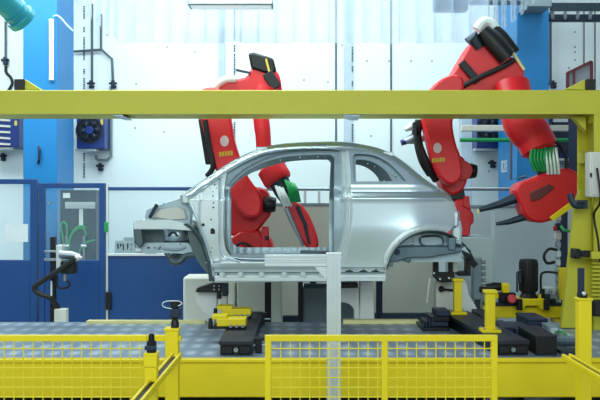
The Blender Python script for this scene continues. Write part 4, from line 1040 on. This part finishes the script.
tag(MB().tube([W(38.7,147,12.99), W(39.5,150,12.94), W(39,160,12.94), W(38.2,163,12.99)], 0.02, 8).build('pull_handle', 'navy'), 'small dark handle on the left blue column', 'handle')
tl = thing('tube_lamp', W(51.5,80,12.92), 'white upright tube lamp mounted on the left blue column', 'lamp')
MB().tube([W(51.5,80,12.962), W(51.5,78.5,12.962), W(51.5,21.5,12.962), W(51.5,20,12.962)], [0.025,0.037,0.037,0.025], 16).build('tube', 'lamp', tl)
for y in (20.5, 79): MB().tube([W(51.5,y-1.2,12.962), W(51.5,y+1.2,12.962)], 0.041, 16).build('end_cap', 'white', tl)
# beam, green pipe on the right wall side
tag(MB().box(W(461,0,13.4).x, W(582,0,13.4).x, 13.3, 13.45, W(0,131.5,13.4).z, W(0,125.5,13.4).z).build('cable_tray', 'ivory', bevel=0.01), 'long pale horizontal tray behind the right robot forearm', 'tray')
tag(MB().tube([W(460,140,13.2), W(584,140,13.2)], 0.032, 12).build('green_pipe', 'green'), 'long green horizontal pipe behind right robot', 'pipe')
tag(MB().box(W(460,0,14.3).x, W(471,0,14.3).x, 14.2, 14.4, 0, W(0,112,14.3).z).build('wall_post', 'pale_trim', bevel=0.01), 'pale grey post against the white wall behind right robot shoulder', 'post')
dc = thing('wall_cabinet', W(530,150,13.85), 'dark navy cabinet right of the right blue column', 'cabinet')
dx = W(552,0,14).x
MB().box(dx, W(600,0,14).x, 14.0, 15.0, W(0,150,14).z, W(0,112,14).z).build('housing', 'navy', dc, bevel=0.01)
MB().pbox(553, 113, 568, 122, 13.985, 0.02).build('label_plate', 'white', dc)
tag(MB().pbox(573, 152, 585, 168, 14.6, 0.4).build('junction_box', 'maroon', bevel=0.01), 'small dark brown box behind the gantry post', 'box')
sg = thing('framed_board', W(579,88,12.5), 'dark board with maroon frame above the right gantry end', 'board')
MB().prism([(567.5,73),(591.5,61.5),(591.5,88),(567.5,88)], 12.5, 0.03).build('board', 'sign', sg)
m = MB(); fr = [W(x,y,12.49) for x,y in ((567.5,73),(591.5,61.5),(591.5,89),(567.5,89))]
for i in range(4): m.obar(fr[i], fr[(i+1)%4], 0.04, 0.04, (0,1,0))
m.obar(W(574,70,12.49), W(574,89,12.49), 0.03, 0.03, (0,1,0)); m.build('frame', 'maroon', sg)
MB().box(W(570,0,12.5).x, W(590,0,12.5).x, 12.53, 12.57, 0, W(0,80,12.5).z).build('stand_leg', 'navy', sg)
# left silver clamp device by right robot arm
gd = thing('gripper_tool', W(412,136,11.3), 'silver gripper tool sticking out left of the right robot arm', 'tool')
MB().tube([W(403,142,11.3), W(412,139,11.3), W(424,138,11.3)], [0.03,0.07,0.05], 14).build('lower_cylinder', 'steel', gd)
MB().tube([W(405,130,11.3), W(412,126,11.3), W(422,124,11.3)], [0.03,0.06,0.04], 14).build('upper_cylinder', 'alu', gd)
MB().tube([W(401,143,11.3), W(406,141.5,11.3)], 0.04, 12).build('blue_cap', 'unit_blue', gd)
MB().tube([W(413,138,11.3), W(415,127,11.3)], 0.03, 10).build('link', 'dark_steel', gd)

# ================================================================== OVERHEAD
# clear strip curtain skirt hanging around the cell
zc = 4.15; zt_ = 5.9
sc = thing('strip_curtain', (0, 12.2, zc), 'clear plastic strip curtain hanging around the top of the cell', 'curtain')
xs = -2.67; w = 0.27
def strip(p0, p1, jit):
    # gently bowed strip between two plan points
    n = 5; rows = []
    for z in (zc + random.uniform(-0.012, 0.012), (zc+zt_)/2, zt_):
        row = []
        for j in range(n):
            s_ = j/(n-1); q = p0.lerp(p1, s_); nrm = Vector((-(p1-p0).y, (p1-p0).x, 0)).normalized()
            row.append(Vector((q.x, q.y, z)) + nrm*(0.03*math.sin(math.pi*s_) + jit))
        rows.append(row)
    return MB().grid(rows).build('strip', 'pvc', sc, recalc=False)
k = 0; x = xs
while x < 2.70:
    strip(Vector((x-0.02,12.2,0)), Vector((min(x+w,2.74),12.2,0)), 0.012 if k % 2 else -0.012); x += w - 0.012; k += 1
for sx in (-1, 1):
    y = 12.15; k = 0
    while y > 9.3:
        X0 = (-2.67 if sx < 0 else 2.74); strip(Vector((X0,y,0)), Vector((X0+0.05*(1 if sx<0 else -1),y-w,0)), 0.012 if k % 2 else -0.012); y -= w - 0.02; k += 1
MB().tube([(-2.67,12.2,zt_),(2.74,12.2,zt_)], 0.03).build('hanger_rail', 'steel', sc)
for X0 in (-2.67, 2.74): MB().tube([(X0,12.2,zt_),(X0,9.3,zt_)], 0.03).build('hanger_rail', 'steel', sc)
# ceiling lamp in view
cl = thing('ceiling_lamp', W(230,5,11.8), 'long grey ceiling lamp at the top above the left robot', 'lamp')
MB().pbox(187.5, -2, 273, 4.8, 11.6, 0.3).build('housing', 'machine', cl, bevel=0.01)
MB().pbox(190, 4.8, 271, 5.4, 11.63, 0.24).build('diffuser', 'lamp_on', cl)
MB().pbox(189, 0, 272, 3.4, 11.59, 0.012).build('grille', 'alu', cl)
dt = thing('ceiling_tray', W(500,12,12.8), 'dark steel ladder tray at the top right corner', 'tray')
zz = W(0,10.5,12.9).z
for yy in (12.9, 13.7): MB().box(W(551,0,12.9).x, W(625,0,12.9).x, yy, yy+0.06, zz, zz+0.12).build('side_rail', 'dark_steel', dt)
for k in range(6):
    X = W(553+k*13,0,12.9).x; MB().obar((X,12.93,zz+0.05), (X+0.25,13.73,zz+0.05), 0.05, 0.05).build('rung', 'steel', dt)
cd = thing('ceiling_duct', W(490,5,12.6), 'flat grey duct at the top above the right robot', 'duct')
MB().pbox(527, -6, 552, 6.5, 12.5, 0.5).build('housing', 'machine', cd, bevel=0.01)
MB().pbox(434.5, -4, 468, 10, 12.6, 0.2).build('fixture', 'dark_steel', cd, bevel=0.01)
MB().pbox(468, -6, 527, 0.5, 12.5, 0.3).build('link_bar', 'machine', cd)
# teal duct
td = thing('air_duct', W(10,10,9.0), 'teal round air duct with flange at the top left corner', 'duct')
a = W(-34,-38,8.5); b = W(22,19,9.05)
MB().tube([a, b], 0.135, 28).build('pipe', 'teal', td)
dv = (b-a).normalized()
MB().tube([b-dv*0.05, b+dv*0.03], 0.165, 28).build('flange', 'teal', td, bevel=0.012)
MB().tube([b-dv*0.12, b-dv*0.10], 0.152, 28).build('collar', 'teal', td)
MB().tube([a+dv*0.3, Vector((a.x+dv.x*0.3, a.y+dv.y*0.3, 7.0))], 0.012, 8).build('hanger_rod', 'steel', td)
MB().tube([b+dv*0.03, b+dv*0.032], 0.13, 28).build('inner_face', 'navy', td)

# ================================================================== FOREGROUND
# aluminium post with arm
AD = 6.75
s = thing('profile_post', (W(334,0,AD).x, AD, 0), 'pale aluminium profile post with side arm in front of the car', 'post')
def profile(x0, x1, y0, y1, z0, z1, axis):
    m = MB().box(x0, x1, y0+0.006, y1, z0, z1)
    if axis == 'z':
        w = x1-x0
        for f0, f1 in ((0,.16),(.32,.44),(.56,.68),(.84,1)): m.box(x0+w*f0, x0+w*f1, y0, y0+0.01, z0, z1)
    else:
        h = z1-z0
        for f0, f1 in ((0,.2),(.36,.46),(.54,.64),(.8,1)): m.box(x0, x1, y0, y0+0.01, z0+h*f0, z0+h*f1)
    return m
profile(W(327,0,AD).x, W(341,0,AD).x, AD, AD+0.11, 0.0, W(0,254,AD).z, 'z').build('upright', 'alu', s, bevel=0.003)
profile(W(264.5,0,AD).x, W(327,0,AD).x, AD, AD+0.09, W(0,266.5,AD).z, W(0,255,AD).z, 'x').build('arm', 'alu', s, bevel=0.003)
MB().prism([(314,266.5),(327,266.5),(327,281)], AD+0.01, 0.06, AD).build('corner_gusset', 'alu', s, bevel=0.003)
MB().pbox(326.5, 253.2, 341.5, 254.4, AD-0.005, 0.12).build('end_cap', 'white', s)
MB().box(W(322,0,AD).x, W(346,0,AD).x, AD-0.05, AD+0.16, 0, 0.02).build('foot_plate', 'steel', s)
# mesh fences
GD = 6.2
def mesh_panel(px0, px1, posts, label, topy=335, caps=True):
    x0 = W(px0,0,GD).x; x1 = W(px1,0,GD).x; zt = W(0,topy,GD).z; b = U(6,GD)
    f = thing('mesh_fence', ((x0+x1)/2, GD, 0), label, 'fence')
    MB().box(x0, x1, GD-b/2, GD+b/2, zt-b, zt).build('top_rail', 'yellow', f, bevel=0.004)
    MB().box(x0, x1, GD-b/2, GD+b/2, 0.1, 0.1+b).build('bottom_rail', 'yellow', f, bevel=0.004)
    for p in posts:
        X = W(p,0,GD).x; MB().box(X-b/2, X+b/2, GD-b/2, GD+b/2, 0, zt-b*0.98).build('post', 'yellow', f, bevel=0.004)
    m = MB(); X = x0 + b; st_ = U(9.7, GD)
    while X < x1 - b*0.5:
        m.obar((X, GD, 0.12), (X, GD, zt-b), 0.0072, 0.0072, (0,1,0)); X += st_
    z = zt - b - st_*0.75
    while z > 0.14:
        m.obar((x0+b*0.5, GD-0.007, z), (x1-b*0.5, GD-0.007, z), 0.0072, 0.0072); z -= st_
    m.build('wire_mesh', 'yellow_mesh', f)
    return f
mesh_panel(265, 497, (268, 384.5, 494), 'yellow wire mesh fence panel in front of the car centre')
mesh_panel(-60, 147, (-57,), 'yellow wire mesh fence panel at the left foreground')
# sensor posts
def gate_post(px, topy, d, w, label):
    X = W(px,0,d).x; h = U(w,d)/2; z = W(0,topy,d).z
    p = thing('guard_post', (X, d, 0), label, 'post')
    MB().box(X-h, X+h, d-h, d+h, 0, z).build('upright', 'yellow', p, bevel=0.005)
    MB().box(X-h*1.15, X+h*1.15, d-h*1.15, d+h*1.15, z, z+0.02).build('cap', 'yellow', p, bevel=0.004)
    MB().box(X-h*2, X+h*2, d-h*2, d+h*2, 0, 0.02).build('foot_plate', 'yellow', p)
    return p
PB = 6.35
gp = gate_post(172.5, 330, PB, 13, 'yellow square post right of the left mesh fence')
MB().box(W(146,0,PB).x, W(166,0,PB).x, PB-0.02, PB+0.02, W(0,341,PB).z, W(0,335,PB).z).build('tie_bar', 'yellow', gp, bevel=0.004)
MB().box(W(178,0,PB).x, W(181.5,0,PB).x, PB-0.03, PB+0.03, W(0,341,PB).z, W(0,336,PB).z).build('side_lug', 'yellow', gp, bevel=0.004)
PN = 5.7
gp = gate_post(151.5, 355, PN, 12, 'short yellow post with dark cap in the left foreground')
z0 = W(0,353,PN).z; X = W(151.5,0,PN).x
MB().box(X-U(6.6,PN), X+U(6.6,PN), PN-0.05, PN+0.05, W(0,366,PN).z, W(0,355,PN).z).build('collar', 'yellow', gp, bevel=0.005)
pc = thing('beam_sensor', (X, PN, W(0,353,PN).z), 'dark cylindrical light sensor capping the short front post', 'sensor')
MB().tube([(X,PN,W(0,352.5,PN).z), (X,PN,W(0,342,PN).z), (X,PN,W(0,340,PN).z), (X,PN,W(0,335,PN).z), (X,PN,W(0,333.5,PN).z)], [U(5,PN),U(5,PN),U(3.2,PN),U(3,PN),U(1.8,PN)], 18).build('housing', 'black', pc)
MB().box(X-U(5.8,PN), X+U(5.8,PN), PN-0.045, PN-0.02, W(0,349,PN).z, W(0,345,PN).z).build('lens_band', 'dark_steel', pc, bevel=0.004)
X = W(175,0,PB).x
pc = thing('beam_sensor', (X, PB, W(0,328,PB).z), 'dark light sensor with pale cable loop on the taller left post', 'sensor')
MB().tube([(X,PB,W(0,327.8,PB).z), (X,PB,W(0,322,PB).z), (X,PB,W(0,320,PB).z), (X,PB,W(0,317,PB).z)], [U(4.2,PB),U(4,PB),U(3,PB),U(4.8,PB)], 18).build('lower_body', 'black', pc)
MB().box(X-U(4.5,PB), X+U(5.5,PB), PB-0.04, PB+0.04, W(0,317,PB).z, W(0,308,PB).z).build('bracket', 'navy', pc, bevel=0.006)
MB().tube([(X,PB,W(0,308,PB).z), (X,PB,W(0,301,PB).z)], U(5,PB), 18).build('head', 'black', pc, bevel=0.006)
MB().tube(spline([(X-U(2,PB),PB-0.05,W(0,308,PB).z), W(164,307,PB-0.05), W(162.5,303.5,PB-0.05), W(167,301.2,PB-0.05), W(178,301,PB-0.05), W(182,303.5,PB-0.05), W(178,306,PB-0.05)],5), 0.0035, 8).build('cable_loop', 'paper', pc)
def arm(p0, p1, label, dark=True):
    a = thing('barrier_arm', p0, label, 'barrier')
    w = 0.07; t = (p1-p0).normalized(); rr_ = t.cross(Vector((0,0,1))).normalized()
    up = rr_.cross(t)
    MB().obar(p0, p1, w, 0.03).build('channel_base', 'yellow', a, bevel=0.003)
    for s_ in (-1, 1): MB().obar(p0+rr_*s_*w*0.42+up*0.02, p1+rr_*s_*w*0.42+up*0.02, 0.02, 0.03).build('channel_flange', 'yellow', a, bevel=0.003)
    MB().obar(p0+up*0.017+t*0.05, p1+up*0.017-t*0.02, w*0.6, 0.006).build('slot', 'rubber', a)
    return a
arm(W(177,357,6.22), W(120,425,5.0), 'yellow barrier arm with dark slot sloping from the left post')
PR = 6.5
gp = gate_post(583.5, 300, PR, 12.5, 'tall yellow square post in the right foreground')
X = W(581,0,PR).x
pc = thing('beam_sensor', (X, PR, W(0,298,PR).z), 'slim dark light sensor standing on the tall right post', 'sensor')
MB().box(X-U(2.8,PR), X+U(2.8,PR), PR-0.022, PR+0.022, W(0,297,PR).z, W(0,268,PR).z).build('housing', 'navy', pc, bevel=0.004)
MB().box(X-U(2.8,PR)-0.002, X+U(5,PR), PR-0.04, PR+0.03, W(0,297.3,PR).z, W(0,293,PR).z).build('base', 'black', pc, bevel=0.004)
MB().ball((X+U(1.5,PR),PR-0.035,W(0,293,PR).z), 0.018).build('lens', 'alu', pc)
arm(W(566,358,6.4), W(630,396,5.6), 'yellow barrier arm with dark slot sloping past right post')
# ================================================================== LIGHT, CAMERA
w = bpy.data.worlds.new('World'); scene.world = w; w.use_nodes = True
nt = w.node_tree; bg = nt.nodes['Background']; bg.inputs['Strength'].default_value = 0.6
tc = nt.nodes.new('ShaderNodeTexCoord'); sp = nt.nodes.new('ShaderNodeSeparateXYZ'); rp = nt.nodes.new('ShaderNodeValToRGB')
mr = nt.nodes.new('ShaderNodeMapRange'); mr.inputs['From Min'].default_value = -1; mr.inputs['From Max'].default_value = 1
nt.links.new(tc.outputs['Generated'], sp.inputs[0]); nt.links.new(sp.outputs['Z'], mr.inputs['Value']); nt.links.new(mr.outputs['Result'], rp.inputs['Fac'])
cr = rp.color_ramp; cr.elements[0].position = 0.0; cr.elements[0].color = (0.55, 0.62, 0.62, 1)
cr.elements[1].position = 1.0; cr.elements[1].color = (0.08, 0.12, 0.15, 1)
for ps, c in ((0.50, (0.95, 1.0, 0.96)), (0.56, (0.80, 0.92, 0.98)), (0.63, (0.44, 0.57, 0.74)), (0.80, (0.22, 0.31, 0.42))):
    e = cr.elements.new(ps); e.color = c + (1,)
nt.links.new(rp.outputs['Color'], bg.inputs['Color'])
def area(name, loc, size, power, rot=(0,0,0), col=(0.86,1.0,0.98)):
    l = bpy.data.lights.new(name, 'AREA'); l.shape = 'RECTANGLE'; l.size, l.size_y = size; l.energy = power; l.color = col
    o = bpy.data.objects.new(name, l); COL.objects.link(o); o.location = loc; o.rotation_euler = rot
    return o
area('hall_lamp_middle', (-3.0, 9.6, 6.4), (7, 1.6), 480)
area('hall_lamp_rear', (-1.2, 11.8, 6.6), (11, 1.6), 500, (math.radians(20),0,0))
area('front_fill_light', (-1.0, -1.5, 5.4), (13, 4.5), 760, (math.radians(50),0,0))  # unseen fill light added behind the camera to brighten faces turned this way
cam = bpy.data.cameras.new('Camera'); cam.lens = 50; cam.sensor_width = 36; cam.clip_end = 100
co = bpy.data.objects.new('Camera', cam); COL.objects.link(co); co.location = (0, 0, CZ); co.rotation_euler = (math.radians(90), 0, 0)
scene.camera = co
scene.view_settings.view_transform = 'Standard'; scene.view_settings.look = 'None'
scene.view_settings.exposure = 0.0; scene.view_settings.gamma = 1.0; scene.view_settings.use_curve_mapping = False
